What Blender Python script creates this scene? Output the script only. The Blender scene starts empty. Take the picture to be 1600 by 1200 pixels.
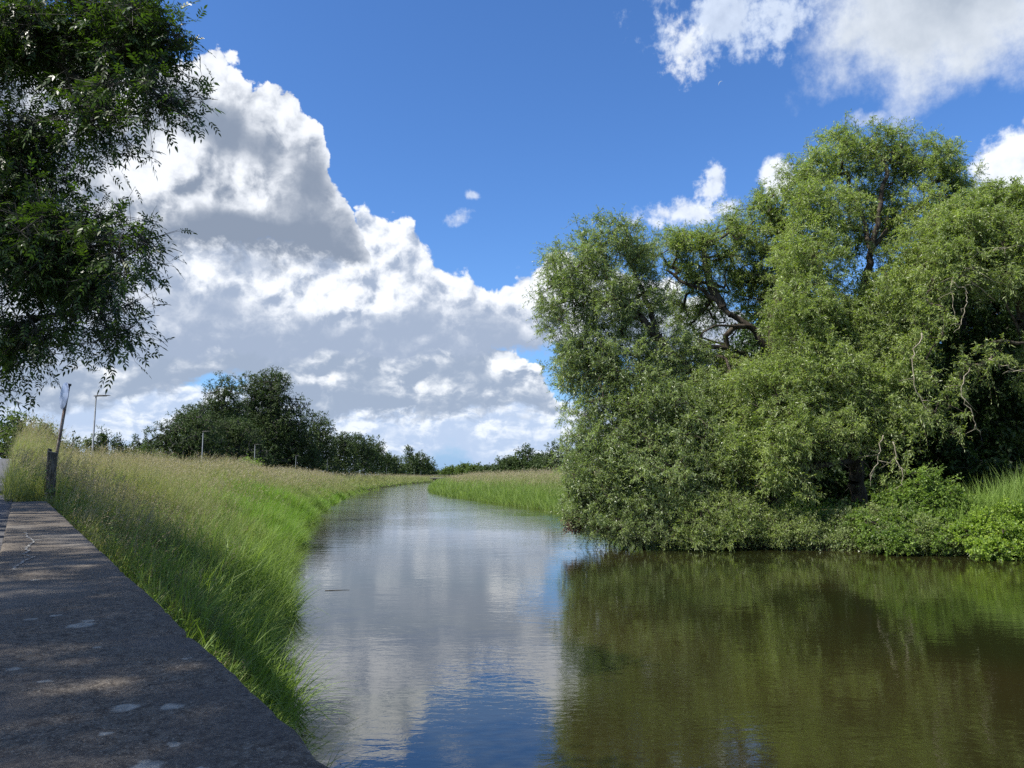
import bpy, math
import numpy as np
from mathutils import Vector

scene = bpy.context.scene
R = math.radians

# ---------------------------------------------------------------- camera
CAM_Z = 2.6
FPX = 1202.0                     # focal length in photograph pixels (1600 wide)
PITCH = math.atan(143 / FPX)
cam_data = bpy.data.cameras.new("camera")
cam = bpy.data.objects.new("camera", cam_data)
scene.collection.objects.link(cam)
cam.location = (0, 0, CAM_Z)
cam.rotation_euler = (R(90) + PITCH, 0, 0)
cam_data.sensor_width = 36
cam_data.lens = 36 * FPX / 1600
cam_data.clip_start = 0.05
cam_data.clip_end = 20000
scene.camera = cam

# ---------------------------------------------------------------- exposure
scene.render.resolution_x, scene.render.resolution_y = 1024, 768
scene.view_settings.view_transform = 'Standard'
scene.view_settings.look = 'None'
scene.view_settings.gamma = 1
scene.view_settings.exposure = 0.8
scene.view_settings.use_curve_mapping = False
scene.render.engine = 'CYCLES'
scene.cycles.max_bounces = 7
scene.cycles.diffuse_bounces = 3
scene.cycles.glossy_bounces = 3
scene.cycles.transmission_bounces = 4
scene.cycles.transparent_max_bounces = 8
scene.cycles.sample_clamp_indirect = 4
scene.cycles.use_denoising = False

# ---------------------------------------------------------------- sun
SUN_EL, SUN_AZ = 52.0, -118.0     # azimuth in degrees from the view axis, positive to the right
sun_data = bpy.data.lights.new("sun", 'SUN')
sun_data.energy = 5.0
sun_data.angle = R(0.53)
sun_data.color = (1.0, 0.95, 0.87)
sun = bpy.data.objects.new("sun", sun_data)
scene.collection.objects.link(sun)
sun.location = (-40, 60, 100)
sdir = Vector((math.sin(R(SUN_AZ)) * math.cos(R(SUN_EL)), math.cos(R(SUN_AZ)) * math.cos(R(SUN_EL)), math.sin(R(SUN_EL))))
sun.rotation_euler = sdir.to_track_quat('Z', 'Y').to_euler()


def azel(px, py):
    """direction (azimuth, elevation in degrees) of a pixel of the 1600 px photograph, used to measure the cloud forms"""
    dx, dy = (px - 800) / FPX, (600 - py) / FPX
    cp, sp = math.cos(PITCH), math.sin(PITCH)
    x, y, z = dx, cp - dy * sp, sp + dy * cp
    n = math.sqrt(x * x + y * y + z * z)
    return math.degrees(math.atan2(x, y)), math.degrees(math.asin(z / n))


# ---------------------------------------------------------------- node helper
class NT:
    def __init__(self, tree):
        self.t = tree
        self.n = tree.nodes
        self.l = tree.links

    def put(self, sock, v):
        if v is None:
            return
        if isinstance(v, bpy.types.NodeSocket):
            self.l.new(v, sock)
        else:
            try:
                sock.default_value = v
            except Exception:
                if sock.type == 'RGBA':
                    sock.default_value = (v[0], v[1], v[2], 1)
                else:
                    raise

    def m(self, op, a, b=None, c=None, clamp=False):
        n = self.n.new('ShaderNodeMath')
        n.operation = op
        n.use_clamp = clamp
        for s, v in zip(n.inputs, (a, b, c)):
            self.put(s, v)
        return n.outputs[0]

    def v(self, op, a, b=None, out=0, scale=None):
        n = self.n.new('ShaderNodeVectorMath')
        n.operation = op
        self.put(n.inputs[0], a)
        if b is not None:
            self.put(n.inputs[1], b)
        if scale is not None:
            self.put(n.inputs['Scale'], scale)
        return n.outputs[out]

    def mix(self, f, a, b, blend='MIX'):
        n = self.n.new('ShaderNodeMix')
        n.data_type = 'RGBA'
        n.blend_type = blend
        self.put(n.inputs[0], f)
        self.put(n.inputs[6], a if isinstance(a, bpy.types.NodeSocket) else (a[0], a[1], a[2], 1))
        self.put(n.inputs[7], b if isinstance(b, bpy.types.NodeSocket) else (b[0], b[1], b[2], 1))
        return n.outputs[2]

    def ss(self, x, lo, hi, a=0.0, b=1.0):
        n = self.n.new('ShaderNodeMapRange')
        n.interpolation_type = 'SMOOTHSTEP'
        for s, v in zip(n.inputs, (x, lo, hi, a, b)):
            self.put(s, v)
        return n.outputs[0]

    def lin(self, x, lo, hi, a=0.0, b=1.0):
        n = self.n.new('ShaderNodeMapRange')
        for s, v in zip(n.inputs, (x, lo, hi, a, b)):
            self.put(s, v)
        return n.outputs[0]

    def xyz(self, x, y, z):
        n = self.n.new('ShaderNodeCombineXYZ')
        for s, v in zip(n.inputs, (x, y, z)):
            self.put(s, v)
        return n.outputs[0]

    def noise(self, vec, scale, detail=4, rough=0.55, dist=0.0, dims='3D', out=0):
        n = self.n.new('ShaderNodeTexNoise')
        n.noise_dimensions = dims
        if vec is not None:
            self.put(n.inputs['Vector'], vec)
        self.put(n.inputs['Scale'], scale)
        self.put(n.inputs['Detail'], detail)
        self.put(n.inputs['Roughness'], rough)
        self.put(n.inputs['Distortion'], dist)
        return n.outputs[out]

    def voro(self, vec, scale, detail=0, rough=0.5, dims='3D', feature='F1', smooth=None, out='Distance'):
        n = self.n.new('ShaderNodeTexVoronoi')
        n.voronoi_dimensions = dims
        n.feature = feature
        self.put(n.inputs['Vector'], vec)
        self.put(n.inputs['Scale'], scale)
        self.put(n.inputs['Detail'], detail)
        self.put(n.inputs['Roughness'], rough)
        if smooth is not None:
            self.put(n.inputs['Smoothness'], smooth)
        return n.outputs[out]

    def curve(self, x, pts, xr, yr):
        """piecewise curve through pts [(x, y)], x in range xr, y in range yr"""
        n = self.n.new('ShaderNodeFloatCurve')
        c = n.mapping.curves[0]
        pts = sorted(pts)
        P = [((p[0] - xr[0]) / (xr[1] - xr[0]), (p[1] - yr[0]) / (yr[1] - yr[0])) for p in pts]
        c.points[0].location = P[0]
        c.points[1].location = P[-1]
        for p in P[1:-1]:
            c.points.new(*p)
        for p in c.points:
            p.handle_type = 'AUTO_CLAMPED'
        n.mapping.extend = 'HORIZONTAL'
        n.mapping.update()
        self.put(n.inputs['Factor'], 1.0)
        self.put(n.inputs['Value'], self.lin(x, xr[0], xr[1]))
        return self.lin(n.outputs[0], 0, 1, yr[0], yr[1])


# ---------------------------------------------------------------- sky with cumulus
CLOUD_S = 0.69
world = bpy.data.worlds.new("World")
scene.world = world
world.use_nodes = True
W = NT(world.node_tree)
W.n.clear()
sky = W.n.new('ShaderNodeTexSky')
sky.sky_type = 'NISHITA'
sky.sun_disc = False
sky.sun_elevation = R(SUN_EL)
sky.sun_rotation = R(SUN_AZ)
sky.altitude = 50
sky.air_density = 1.0
sky.dust_density = 0.6
sky.ozone_density = 2.0
hs = W.n.new('ShaderNodeHueSaturation')
hs.inputs['Saturation'].default_value = 1.1
hs.inputs['Value'].default_value = 1.0
W.put(hs.inputs['Color'], sky.outputs[0])
SKY_S = 0.1
dirv = W.n.new('ShaderNodeTexCoord').outputs['Generated']
sep = W.n.new('ShaderNodeSeparateXYZ')
W.put(sep.inputs[0], dirv)
az = W.m('MULTIPLY', W.m('ARCTAN2', sep.outputs[0], sep.outputs[1]), 57.2958)
el = W.m('MULTIPLY', W.m('ARCSINE', sep.outputs[2]), 57.2958)
P0 = W.xyz(az, el, 0.0)
# small scale wind-tearing of the cloud coordinates
wn = W.v('SUBTRACT', W.noise(P0, 0.32, 4, 0.6, dims='2D', out=1), (0.5, 0.5, 0.5))
PW = W.v('ADD', P0, W.v('MULTIPLY', wn, (1.3, 0.9, 0)))


def px_pts(pts):
    return [azel(*p) for p in pts]


def interp_el(pts, a):
    """elevation of a pixel outline as function of azimuth"""
    return pts


def layer(col, top, base, sc, amp, white, grey, seed, soft=0.35, depth=3.0, rimk=1.0, alpha_max=1.0, basesoft=1.5, relief=1.0,
          flat=1.25, lows=0.0, glow=()):
    """one bank of cumulus: 'top' and 'base' outlines (photograph pixels), puff scale, puff height in degrees"""
    T = W.curve(az, px_pts(top), (-60, 60), (-5, 50))
    B = W.curve(az, px_pts(base), (-60, 60), (-5, 50))
    q = W.v('ADD', W.v('MULTIPLY', PW, (sc, sc * flat, 1)), (seed * 7.3, seed * 3.1, 0))
    va = W.voro(q, 1.0, 3.0, 0.5, dims='2D')
    vb = W.voro(W.v('ADD', q, (-0.14, 0.26, 0)), 1.0, 2.0, 0.5, dims='2D')
    na = W.noise(q, 1.2, 8, 0.64, dims='2D')
    nb = W.noise(W.v('ADD', q, (-0.16, 0.34, 0)), 1.2, 4, 0.6, dims='2D')
    nc = W.noise(q, 0.5, 2, 0.5, dims='2D')
    puff = W.m('ADD', W.m('MULTIPLY', W.m('SUBTRACT', 0.55, va), 1.1), W.m('MULTIPLY', W.m('SUBTRACT', na, 0.5), 1.6))
    H = W.m('ADD', W.m('SUBTRACT', T, el), W.m('MULTIPLY', puff, amp))      # degrees below the cloud top
    Hb = W.m('ADD', W.m('SUBTRACT', el, B), W.m('MULTIPLY', W.m('SUBTRACT', na, 0.5), amp * 2.6))
    a = W.m('MULTIPLY', W.ss(H, 0.0, soft), W.ss(Hb, 0.0, basesoft))
    a = W.m('MULTIPLY', a, alpha_max)
    # thin rims bright, the thick body grey, puffs modelled by the light from above
    big = W.m('EXPONENT', W.m('MULTIPLY', W.m('MAXIMUM', H, 0.0), -1.0 / depth))
    big = W.m('ADD', W.m('MULTIPLY', big, rimk), W.m('MULTIPLY', W.m('SUBTRACT', nc, 0.45), 1.5))
    for gx, gy, rx, ry, k in glow:
        a0, e0 = azel(gx, gy)
        r = W.v('LENGTH', W.v('MULTIPLY', W.v('SUBTRACT', PW, (a0, e0, 0)), (1 / rx, 1 / ry, 0)), out=1)
        big = W.m('ADD', big, W.ss(r, 0.0, 1.3, k, 0.0))
    big = W.m('ADD', big, W.m('ADD', W.ss(Hb, 0.0, 3.5, -0.35, 0.0), lows * 0.4))
    rel = W.m('ADD', W.m('MULTIPLY', W.m('SUBTRACT', vb, va), 0.8), W.m('MULTIPLY', W.m('SUBTRACT', na, nb), 2.4))
    wgt = W.ss(big, -0.1, 0.7, 0.26, 1.0)
    s = W.m('ADD', big, W.m('MULTIPLY', W.m('MULTIPLY', rel, wgt), relief))
    s = W.ss(s, -0.15, 1.0)
    c = W.v('SCALE', W.mix(s, grey, white), scale=CLOUD_S)
    return W.mix(a, col, c)


# clear sky: the physical sky, deepened to the saturated blue of a June noon
tint = W.mix(1.0, W.v('SCALE', hs.outputs[0], scale=SKY_S), (0.58, 0.81, 1.11), 'MULTIPLY')
# paler, still blue air low over the horizon
low = W.m('MULTIPLY', W.m('EXPONENT', W.m('MULTIPLY', W.m('MAXIMUM', el, 0.0), -1 / 5.0)), 0.9)
skycol = W.mix(low, tint, (0.15, 0.27, 0.47))
col = skycol
WHITE, GREY = (0.86, 0.89, 0.93), (0.25, 0.31, 0.40)
# far hazy banks near the horizon
FAR_W, FAR_G = (0.84, 0.88, 0.94), (0.46, 0.56, 0.74)
col = layer(col, [(-300, 500), (0, 520), (200, 550), (325, 592), (390, 590), (440, 550), (700, 590), (830, 606), (880, 616), (1100, 600), (1900, 560)],
            [(-300, 800), (400, 790), (600, 775), (660, 742), (700, 720), (740, 738), (800, 770), (900, 780), (1900, 790)],
            0.46, 0.9, FAR_W, FAR_G, 5, soft=0.8, depth=1.6, rimk=0.3, basesoft=1.6, alpha_max=0.97, flat=1.7, relief=1.3, lows=0.35,
            glow=[(120, 600, 5, 1.4, .4), (560, 640, 4, 1.3, .45), (820, 690, 3, 1.5, .35), (250, 650, 5, 1.0, .25), (650, 700, 4, 1, .3)])
# middle bank
col = layer(col, [(-300, 430), (300, 430), (540, 440), (640, 500), (690, 500), (760, 515), (820, 545), (862, 590), (900, 670), (960, 750), (1900, 760)],
            [(-300, 640), (200, 640), (290, 615), (340, 598), (390, 604), (450, 645), (520, 665), (600, 665), (700, 660), (800, 650), (870, 660), (1900, 700)],
            0.36, 1.3, WHITE, (0.31, 0.38, 0.50), 2, soft=0.5, depth=1.4, rimk=0.7, basesoft=1.0, flat=1.5, relief=1.35,
            glow=[(700, 540, 3.6, 1.4, .7), (790, 570, 2.2, .8, .7), (300, 530, 5, 1.0, .5), (480, 590, 3, .8, .45), (640, 610, 3, 1, .3), (130, 560, 5, 1.2, .4)])
# second cumulus row with its bright tower
col = layer(col, [(-300, 330), (300, 350), (500, 350), (540, 335), (575, 322), (620, 328), (645, 345), (668, 385), (700, 412), (745, 430), (778, 452), (792, 436), (815, 418), (850, 400), (880, 392), (960, 410), (1040, 430), (1200, 500), (1900, 560)],
            [(-300, 580), (300, 570), (450, 565), (600, 570), (740, 560), (800, 555), (850, 550), (900, 560), (1900, 560)],
            0.36, 1.1, (0.85, 0.88, 0.93), (0.33, 0.40, 0.53), 9, soft=0.45, depth=2.6, rimk=0.8, basesoft=0.9, flat=1.1,
            glow=[(600, 380, 3, 3.4, .55), (420, 445, 6, 1.6, .55), (550, 470, 5, 1.8, .5), (650, 450, 3, 2, .4), (860, 450, 4, 4, .55), (700, 450, 2, 1, .2)])
# the big tower on the left with its dark flat base
col = layer(col, [(-300, 60), (100, 80), (250, 90), (300, 80), (335, 72), (372, 84), (392, 118), (445, 128), (480, 150), (500, 178), (508, 225), (525, 265), (545, 305), (563, 350), (582, 395), (592, 408), (606, 420), (640, 520), (1900, 760)],
            [(-300, 440), (200, 410), (350, 412), (450, 424), (560, 415), (600, 405), (1900, 400)],
            0.30, 1.7, (0.83, 0.86, 0.91), (0.23, 0.28, 0.37), 14, soft=0.35, depth=2.6, rimk=0.8, basesoft=1.5, flat=1.1, relief=0.8, lows=-0.5,
            glow=[(300, 265, 4.6, 3.0, .85), (400, 290, 3.0, 2.2, .6), (180, 190, 6, 4, .5), (330, 110, 4, 3, .6), (190, 330, 4, 3.5, .6), (440, 190, 3, 3, .35), (470, 400, 6, 2.2, -.4), (400, 380, 8, 2, -.25)])


def patch(col, px, py, rx, ry, sc, white, grey, seed, soft, thr=0.0, amax=1.0, rot=0.0, grain=1.6, gdark=0.6):
    """a free cloud: an ellipse in direction space torn by noise"""
    a0, e0 = azel(px, py)
    d = W.v('SUBTRACT', PW, (a0, e0, 0))
    if rot:
        vr = W.n.new('ShaderNodeVectorRotate')
        vr.rotation_type = 'Z_AXIS'
        W.put(vr.inputs['Vector'], d)
        W.put(vr.inputs['Angle'], R(rot))
        d = vr.outputs[0]
    r = W.v('LENGTH', W.v('MULTIPLY', d, (1 / rx, 1 / ry, 0)), out=1)
    na = W.noise(W.v('ADD', P0, (seed * 5.1, seed * 2.7, 0)), sc, 7, 0.62, dims='2D')
    f = W.m('ADD', W.m('SUBTRACT', 1.0, r), W.m('MULTIPLY', W.m('SUBTRACT', na, 0.5), grain))
    a = W.m('MULTIPLY', W.ss(f, thr, thr + soft), amax)
    nb = W.noise(W.v('ADD', P0, (seed * 5.1 - 0.3, seed * 2.7 + 0.5, 0)), sc, 5, 0.55, dims='2D')
    s = W.m('ADD', W.m('SUBTRACT', 1.0, W.m('MULTIPLY', W.ss(f, 0.1, 1.1), gdark)), W.m('MULTIPLY', W.m('SUBTRACT', na, nb), 1.6), clamp=True)
    return W.mix(a, col, W.v('SCALE', W.mix(s, grey, white), scale=CLOUD_S))


WH = (0.85, 0.89, 0.94)
col = patch(col, 1480, -20, 11.0, 7.6, 0.20, (0.72, 0.77, 0.84), (0.38, 0.44, 0.53), 3, 0.6, gdark=0.95, grain=1.1)
col = patch(col, 1150, 20, 6.5, 3.4, 0.42, (0.70, 0.78, 0.90), (0.45, 0.52, 0.64), 6, 0.75, amax=0.8, grain=2.4, gdark=0.3)
col = patch(col, 1070, 80, 2.0, 2.4, 0.8, WH, (0.5, 0.56, 0.66), 7, 0.8, amax=0.8, grain=2.0, gdark=0.2)
col = patch(col, 1112, 290, 1.1, 2.0, 0.9, WH, (0.5, 0.56, 0.66), 8, 0.7, amax=0.8, grain=1.8, gdark=0.2, rot=25)
col = patch(col, 1060, 335, 4.5, 1.1, 0.6, WH, (0.5, 0.56, 0.66), 10, 0.7, amax=0.85, grain=1.9, gdark=0.2)
col = patch(col, 1215, 275, 1.6, 1.5, 0.6, WH, (0.5, 0.56, 0.66), 11, 0.4, amax=0.95, grain=1.0, gdark=0.2)
col = patch(col, 1590, 265, 2.6, 3.0, 0.5, WH, (0.5, 0.56, 0.66), 12, 0.3, amax=1.0, grain=0.9, gdark=0.25)
col = patch(col, 715, 340, 1.3, 0.7, 0.9, WH, (0.5, 0.56, 0.66), 13, 0.9, amax=0.55, grain=1.6, gdark=0.2, rot=-20)
col = patch(col, 737, 306, 0.6, 0.45, 1.2, WH, (0.5, 0.56, 0.66), 15, 0.9, amax=0.55, grain=1.4, gdark=0.2)
col = patch(col, 1355, 185, 1.6, 0.6, 0.9, WH, (0.5, 0.56, 0.66), 16, 0.9, amax=0.45, grain=1.6, gdark=0.2)
# haze towards the horizon
hz = W.m('EXPONENT', W.m('MULTIPLY', W.m('MAXIMUM', el, 0.0), -1 / 2.5))
col = W.mix(W.m('MULTIPLY', hz, 0.35), col, (0.27, 0.37, 0.53))
bg = W.n.new('ShaderNodeBackground')
W.put(bg.inputs['Color'], col)
bg.inputs['Strength'].default_value = 1.0
# the rest of the dome (overhead and behind the viewer): the same sky with loose scattered cumulus
n0 = W.noise(dirv, 2.6, 3, 0.55)
rest = W.mix(W.ss(n0, 0.48, 0.62, 0, 0.8), skycol, (0.42, 0.46, 0.52))
bg2 = W.n.new('ShaderNodeBackground')
W.put(bg2.inputs['Color'], rest)
bg2.inputs['Strength'].default_value = 1.0
away = W.m('MAXIMUM', W.ss(W.m('ABSOLUTE', az), 46, 54), W.m('MAXIMUM', W.ss(el, 38, 44), W.ss(el, -4, -3, 1.0, 0.0)))
ms = W.n.new('ShaderNodeMixShader')
W.put(ms.inputs[0], away)
W.l.new(bg.outputs[0], ms.inputs[1])
W.l.new(bg2.outputs[0], ms.inputs[2])
W.l.new(ms.outputs[0], W.n.new('ShaderNodeOutputWorld').inputs['Surface'])
world.cycles.sampling_method = 'MANUAL'
world.cycles.sample_map_resolution = 512

# ================================================================ helpers
rng = np.random.default_rng(7)
coll = scene.collection


def at(px, py, depth):
    """point seen at a pixel of the photograph, 'depth' metres ahead (used to read real positions off the photo)"""
    dx, dy = (px - 800) / FPX, (600 - py) / FPX
    cp, sp = math.cos(PITCH), math.sin(PITCH)
    x, y, z = dx, cp - dy * sp, sp + dy * cp
    k = depth / y
    return np.array([x * k, depth, CAM_Z + z * k])


def tag(o, label=None, cat=None, group=None, kind=None):
    if label:
        o['label'] = label
    if cat:
        o['category'] = cat
    if group:
        o['group'] = group
    if kind:
        o['kind'] = kind
    return o


def empty(name, loc, rz=0.0):
    o = bpy.data.objects.new(name, None)
    coll.objects.link(o)
    o.location = loc
    o.rotation_euler = (0, 0, rz)
    o.empty_display_size = 0.3
    return o


def mesh_obj(name, V, faces, mat, parent=None, attrs=None, smooth=False, origin=None, fmat=None):
    """faces: list of (M,k) int arrays; attrs: {name: ('FACE'|'POINT', values)}"""
    V = np.asarray(V, dtype=np.float32)
    if origin is not None:
        V = V - np.asarray(origin, dtype=np.float32)
    if isinstance(faces, np.ndarray):
        faces = [faces]
    me = bpy.data.meshes.new(name)
    me.vertices.add(len(V))
    me.vertices.foreach_set('co', V.ravel())
    tot = np.concatenate([np.full(len(f), f.shape[1], dtype=np.int32) for f in faces])
    loops = np.concatenate([f.ravel() for f in faces]).astype(np.int32)
    me.loops.add(len(loops))
    me.loops.foreach_set('vertex_index', loops)
    me.polygons.add(len(tot))
    start = np.zeros(len(tot), dtype=np.int32)
    start[1:] = np.cumsum(tot)[:-1]
    me.polygons.foreach_set('loop_start', start)
    if smooth:
        me.polygons.foreach_set('use_smooth', np.ones(len(tot), dtype=bool))
    if attrs:
        for k, (dom, val) in attrs.items():
            a = me.attributes.new(k, 'FLOAT', dom)
            a.data.foreach_set('value', np.asarray(val, dtype=np.float32))
    for m in (mat if isinstance(mat, (list, tuple)) else [mat]):
        me.materials.append(m)
    if fmat is not None:
        me.polygons.foreach_set('material_index', np.asarray(fmat, dtype=np.int32))
    me.update(calc_edges=True)
    o = bpy.data.objects.new(name, me)
    coll.objects.link(o)
    if parent is not None:
        o.parent = parent
    return o


class Bag:
    """collects triangles / quads of one mesh"""

    def __init__(self):
        self.V, self.F, self.n, self.A, self.M = [], {}, 0, {}, {}

    def add(self, V, F, a=None, mi=0):
        V = np.asarray(V, dtype=np.float64).reshape(-1, 3)
        F = np.asarray(F, dtype=np.int64)
        k = F.shape[1]
        self.F.setdefault(k, []).append(F + self.n)
        self.A.setdefault(k, []).append(np.zeros(len(F)) if a is None else np.broadcast_to(a, (len(F),)))
        self.M.setdefault(k, []).append(np.full(len(F), mi))
        self.V.append(V)
        self.n += len(V)

    def box(self, c, s, rz=0.0, a=None, mi=0):
        c, s = np.array(c, float), np.array(s, float) / 2
        v = np.array([[x, y, z] for x in (-1, 1) for y in (-1, 1) for z in (-1, 1)], float) * s
        cr, sr = math.cos(rz), math.sin(rz)
        v = np.stack([v[:, 0] * cr - v[:, 1] * sr, v[:, 0] * sr + v[:, 1] * cr, v[:, 2]], 1) + c
        self.add(v, [[0, 1, 3, 2], [4, 6, 7, 5], [0, 4, 5, 1], [2, 3, 7, 6], [0, 2, 6, 4], [1, 5, 7, 3]], a, mi)

    def build(self, name, mat, parent=None, origin=None, smooth=False, tint='tint'):
        ks = sorted(self.F)
        F = [np.concatenate(self.F[k]) for k in ks]
        A = np.concatenate([np.concatenate(self.A[k]) for k in ks])
        M = np.concatenate([np.concatenate(self.M[k]) for k in ks])
        return mesh_obj(name, np.concatenate(self.V), F, mat, parent, {tint: ('FACE', A)}, smooth, origin, M)


def unit(v):
    return v / np.maximum(np.linalg.norm(v, axis=-1, keepdims=True), 1e-9)


def tubes(P0, P1, R0, R1, k=6):
    """separate tapered tubes between point pairs -> V, F"""
    P0, P1 = np.asarray(P0, float), np.asarray(P1, float)
    R0, R1 = np.broadcast_to(R0, (len(P0),)), np.broadcast_to(R1, (len(P0),))
    d = unit(P1 - P0)
    ref = np.where(np.abs(d[:, 2:3]) < 0.9, np.array([[0, 0, 1.0]]), np.array([[1.0, 0, 0]]))
    u = unit(np.cross(d, ref))
    w = np.cross(d, u)
    ang = np.arange(k) * 2 * math.pi / k
    ring = u[:, None] * np.cos(ang)[None, :, None] + w[:, None] * np.sin(ang)[None, :, None]
    A = P0[:, None] + ring * R0[:, None, None]
    B = P1[:, None] + ring * R1[:, None, None]
    V = np.concatenate([A, B], 1).reshape(-1, 3)
    i = np.arange(k)
    f = np.stack([i, (i + 1) % k, (i + 1) % k + k, i + k], 1)
    F = (np.arange(len(P0)) * 2 * k)[:, None, None] + f[None]
    return V, F.reshape(-1, 4)


def pipe(pts, rad, k=8, cap=True):
    """one continuous tube along a polyline -> V, quads"""
    pts = np.asarray(pts, float)
    rad = np.broadcast_to(rad, (len(pts),))
    t = unit(np.gradient(pts, axis=0))
    ref = np.array([0, 0, 1.0]) if abs(t[0, 2]) < 0.9 else np.array([1.0, 0, 0])
    u = unit(np.cross(t, ref))
    w = np.cross(t, u)
    ang = np.arange(k) * 2 * math.pi / k
    V = pts[:, None] + (u[:, None] * np.cos(ang)[None, :, None] + w[:, None] * np.sin(ang)[None, :, None]) * rad[:, None, None]
    n = len(pts)
    i = np.arange(k)
    F = []
    for j in range(n - 1):
        F.append(np.stack([i + j * k, (i + 1) % k + j * k, (i + 1) % k + (j + 1) * k, i + (j + 1) * k], 1))
    V = V.reshape(-1, 3)
    F = np.concatenate(F)
    if cap:
        V = np.vstack([V, pts[-1:], pts[:1]])
        c, c0 = n * k, n * k + 1
        b = (n - 1) * k
        F = np.vstack([F, np.stack([i + b, (i + 1) % k + b, np.full(k, c), np.full(k, c)], 1)[:0]])
        T = np.vstack([np.stack([i + b, (i + 1) % k + b, np.full(k, c)], 1), np.stack([(i + 1) % k, i, np.full(k, c0)], 1)])
        return V, F, T
    return V, F, None


def bag_pipe(b, pts, rad, k=8, a=None, mi=0):
    V, F, T = pipe(pts, rad, k)
    n = b.n
    b.add(V, F, a, mi)
    b.F.setdefault(3, []).append(T + n)
    b.A.setdefault(3, []).append(np.zeros(len(T)) if a is None else np.broadcast_to(a, (len(T),)))
    b.M.setdefault(3, []).append(np.full(len(T), mi))


class Wob:
    """smooth random field: a few octaves of plane waves"""

    def __init__(self, seed, wl, n=10):
        r = np.random.default_rng(seed)
        d = unit(r.normal(size=(n, 3)))
        self.k = d * (2 * math.pi / (wl * r.uniform(0.7, 1.5, n)))[:, None]
        self.p = r.uniform(0, 6.28, n)
        self.s = 1 / math.sqrt(n / 2)

    def __call__(self, P):
        return np.sin(P @ self.k.T + self.p).sum(1) * self.s


def leaf_quads(P, D, N, L, Wd, droop=0.0):
    """one pointed quad per leaf: base P, axis D, blade normal N"""
    L = np.broadcast_to(L, (len(P),))[:, None]
    Wd = np.broadcast_to(Wd, (len(P),))[:, None]
    S = unit(np.cross(D, N))
    mid = P + D * L * 0.45
    tip = P + D * L
    tip[:, 2] -= (L[:, 0]) * droop
    V = np.stack([P, mid + S * Wd * 0.5, tip, mid - S * Wd * 0.5], 1).reshape(-1, 3)
    F = np.arange(len(P) * 4).reshape(-1, 4)
    return V, F


# ---------------------------------------------------------------- materials
MATS = {}


def new_mat(name):
    m = bpy.data.materials.new(name)
    m.use_nodes = True
    t = NT(m.node_tree)
    t.n.clear()
    out = t.n.new('ShaderNodeOutputMaterial')
    return m, t, out


def attr(t, name):
    n = t.n.new('ShaderNodeAttribute')
    n.attribute_name = name
    return n.outputs['Fac']


def principled(t, color, rough=0.6, spec=0.5, bump=None, strength=0.5, dist=0.02, metal=0.0):
    p = t.n.new('ShaderNodeBsdfPrincipled')
    t.put(p.inputs['Base Color'], color if isinstance(color, bpy.types.NodeSocket) else (*color, 1))
    t.put(p.inputs['Roughness'], rough)
    t.put(p.inputs['Specular IOR Level'], spec)
    t.put(p.inputs['Metallic'], metal)
    if bump is not None:
        b = t.n.new('ShaderNodeBump')
        t.put(b.inputs['Strength'], strength)
        t.put(b.inputs['Distance'], dist)
        t.put(b.inputs['Height'], bump)
        t.l.new(b.outputs[0], p.inputs['Normal'])
    return p.outputs[0]


def leaf_mat(name, dark, light, back=None, trans=0.35, rough=0.45, spec=0.4, clump=0.6, trcol=None):
    """leaf blades: per-leaf tint, patches of differing growth, thin enough to let light through"""
    m, t, out = new_mat(name)
    f = attr(t, 'tint')
    pos = t.n.new('ShaderNodeNewGeometry')
    n = t.noise(pos.outputs['Position'], clump, 2, 0.5)
    k = t.m('ADD', t.m('MULTIPLY', f, 0.65), t.m('MULTIPLY', t.m('SUBTRACT', n, 0.3), 0.9), clamp=True)
    c = t.mix(k, dark, light)
    cf = c
    if back is not None:
        cf = t.mix(t.m('MULTIPLY', pos.outputs['Backfacing'], 0.75), c, back)
    p = principled(t, cf, rough, spec)
    tr = t.n.new('ShaderNodeBsdfTranslucent')
    tc = t.mix(1.0, c, trcol or (1.5, 1.7, 0.45), 'MULTIPLY')
    t.put(tr.inputs['Color'], tc)
    ms = t.n.new('ShaderNodeMixShader')
    ms.inputs[0].default_value = trans
    t.l.new(p, ms.inputs[1])
    t.l.new(tr.outputs[0], ms.inputs[2])
    t.l.new(ms.outputs[0], out.inputs['Surface'])
    return m


def bark_mat(name, c1, c2, scale=6.0):
    m, t, out = new_mat(name)
    pos = t.n.new('ShaderNodeNewGeometry').outputs['Position']
    v = t.v('MULTIPLY', pos, (1, 1, 0.25))
    n = t.noise(v, scale, 6, 0.65)
    c = t.mix(t.ss(n, 0.35, 0.65), c1, c2)
    t.l.new(principled(t, c, 0.85, 0.2, n, 0.9, 0.03), out.inputs['Surface'])
    return m


M_WILLOW = leaf_mat('willow_leaf', (0.110, 0.155, 0.055), (0.295, 0.355, 0.140), (0.28, 0.33, 0.20), trans=0.41, trcol=(1.4, 1.62, 0.5), rough=0.38, spec=0.5, clump=0.35)
M_WILLOW2 = leaf_mat('willow_leaf_yellow', (0.125, 0.175, 0.050), (0.34, 0.400, 0.130), (0.29, 0.34, 0.18), trans=0.43, trcol=(1.42, 1.66, 0.46), rough=0.4, spec=0.45, clump=0.35)
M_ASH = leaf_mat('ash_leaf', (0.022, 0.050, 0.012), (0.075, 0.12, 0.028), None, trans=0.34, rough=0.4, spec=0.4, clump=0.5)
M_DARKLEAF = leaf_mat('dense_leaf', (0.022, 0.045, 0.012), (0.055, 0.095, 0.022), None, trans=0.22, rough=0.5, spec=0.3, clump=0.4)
M_FAR = leaf_mat('far_leaf', (0.022, 0.042, 0.015), (0.085, 0.120, 0.040), None, trans=0.18, rough=0.6, spec=0.2, clump=0.22)
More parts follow.
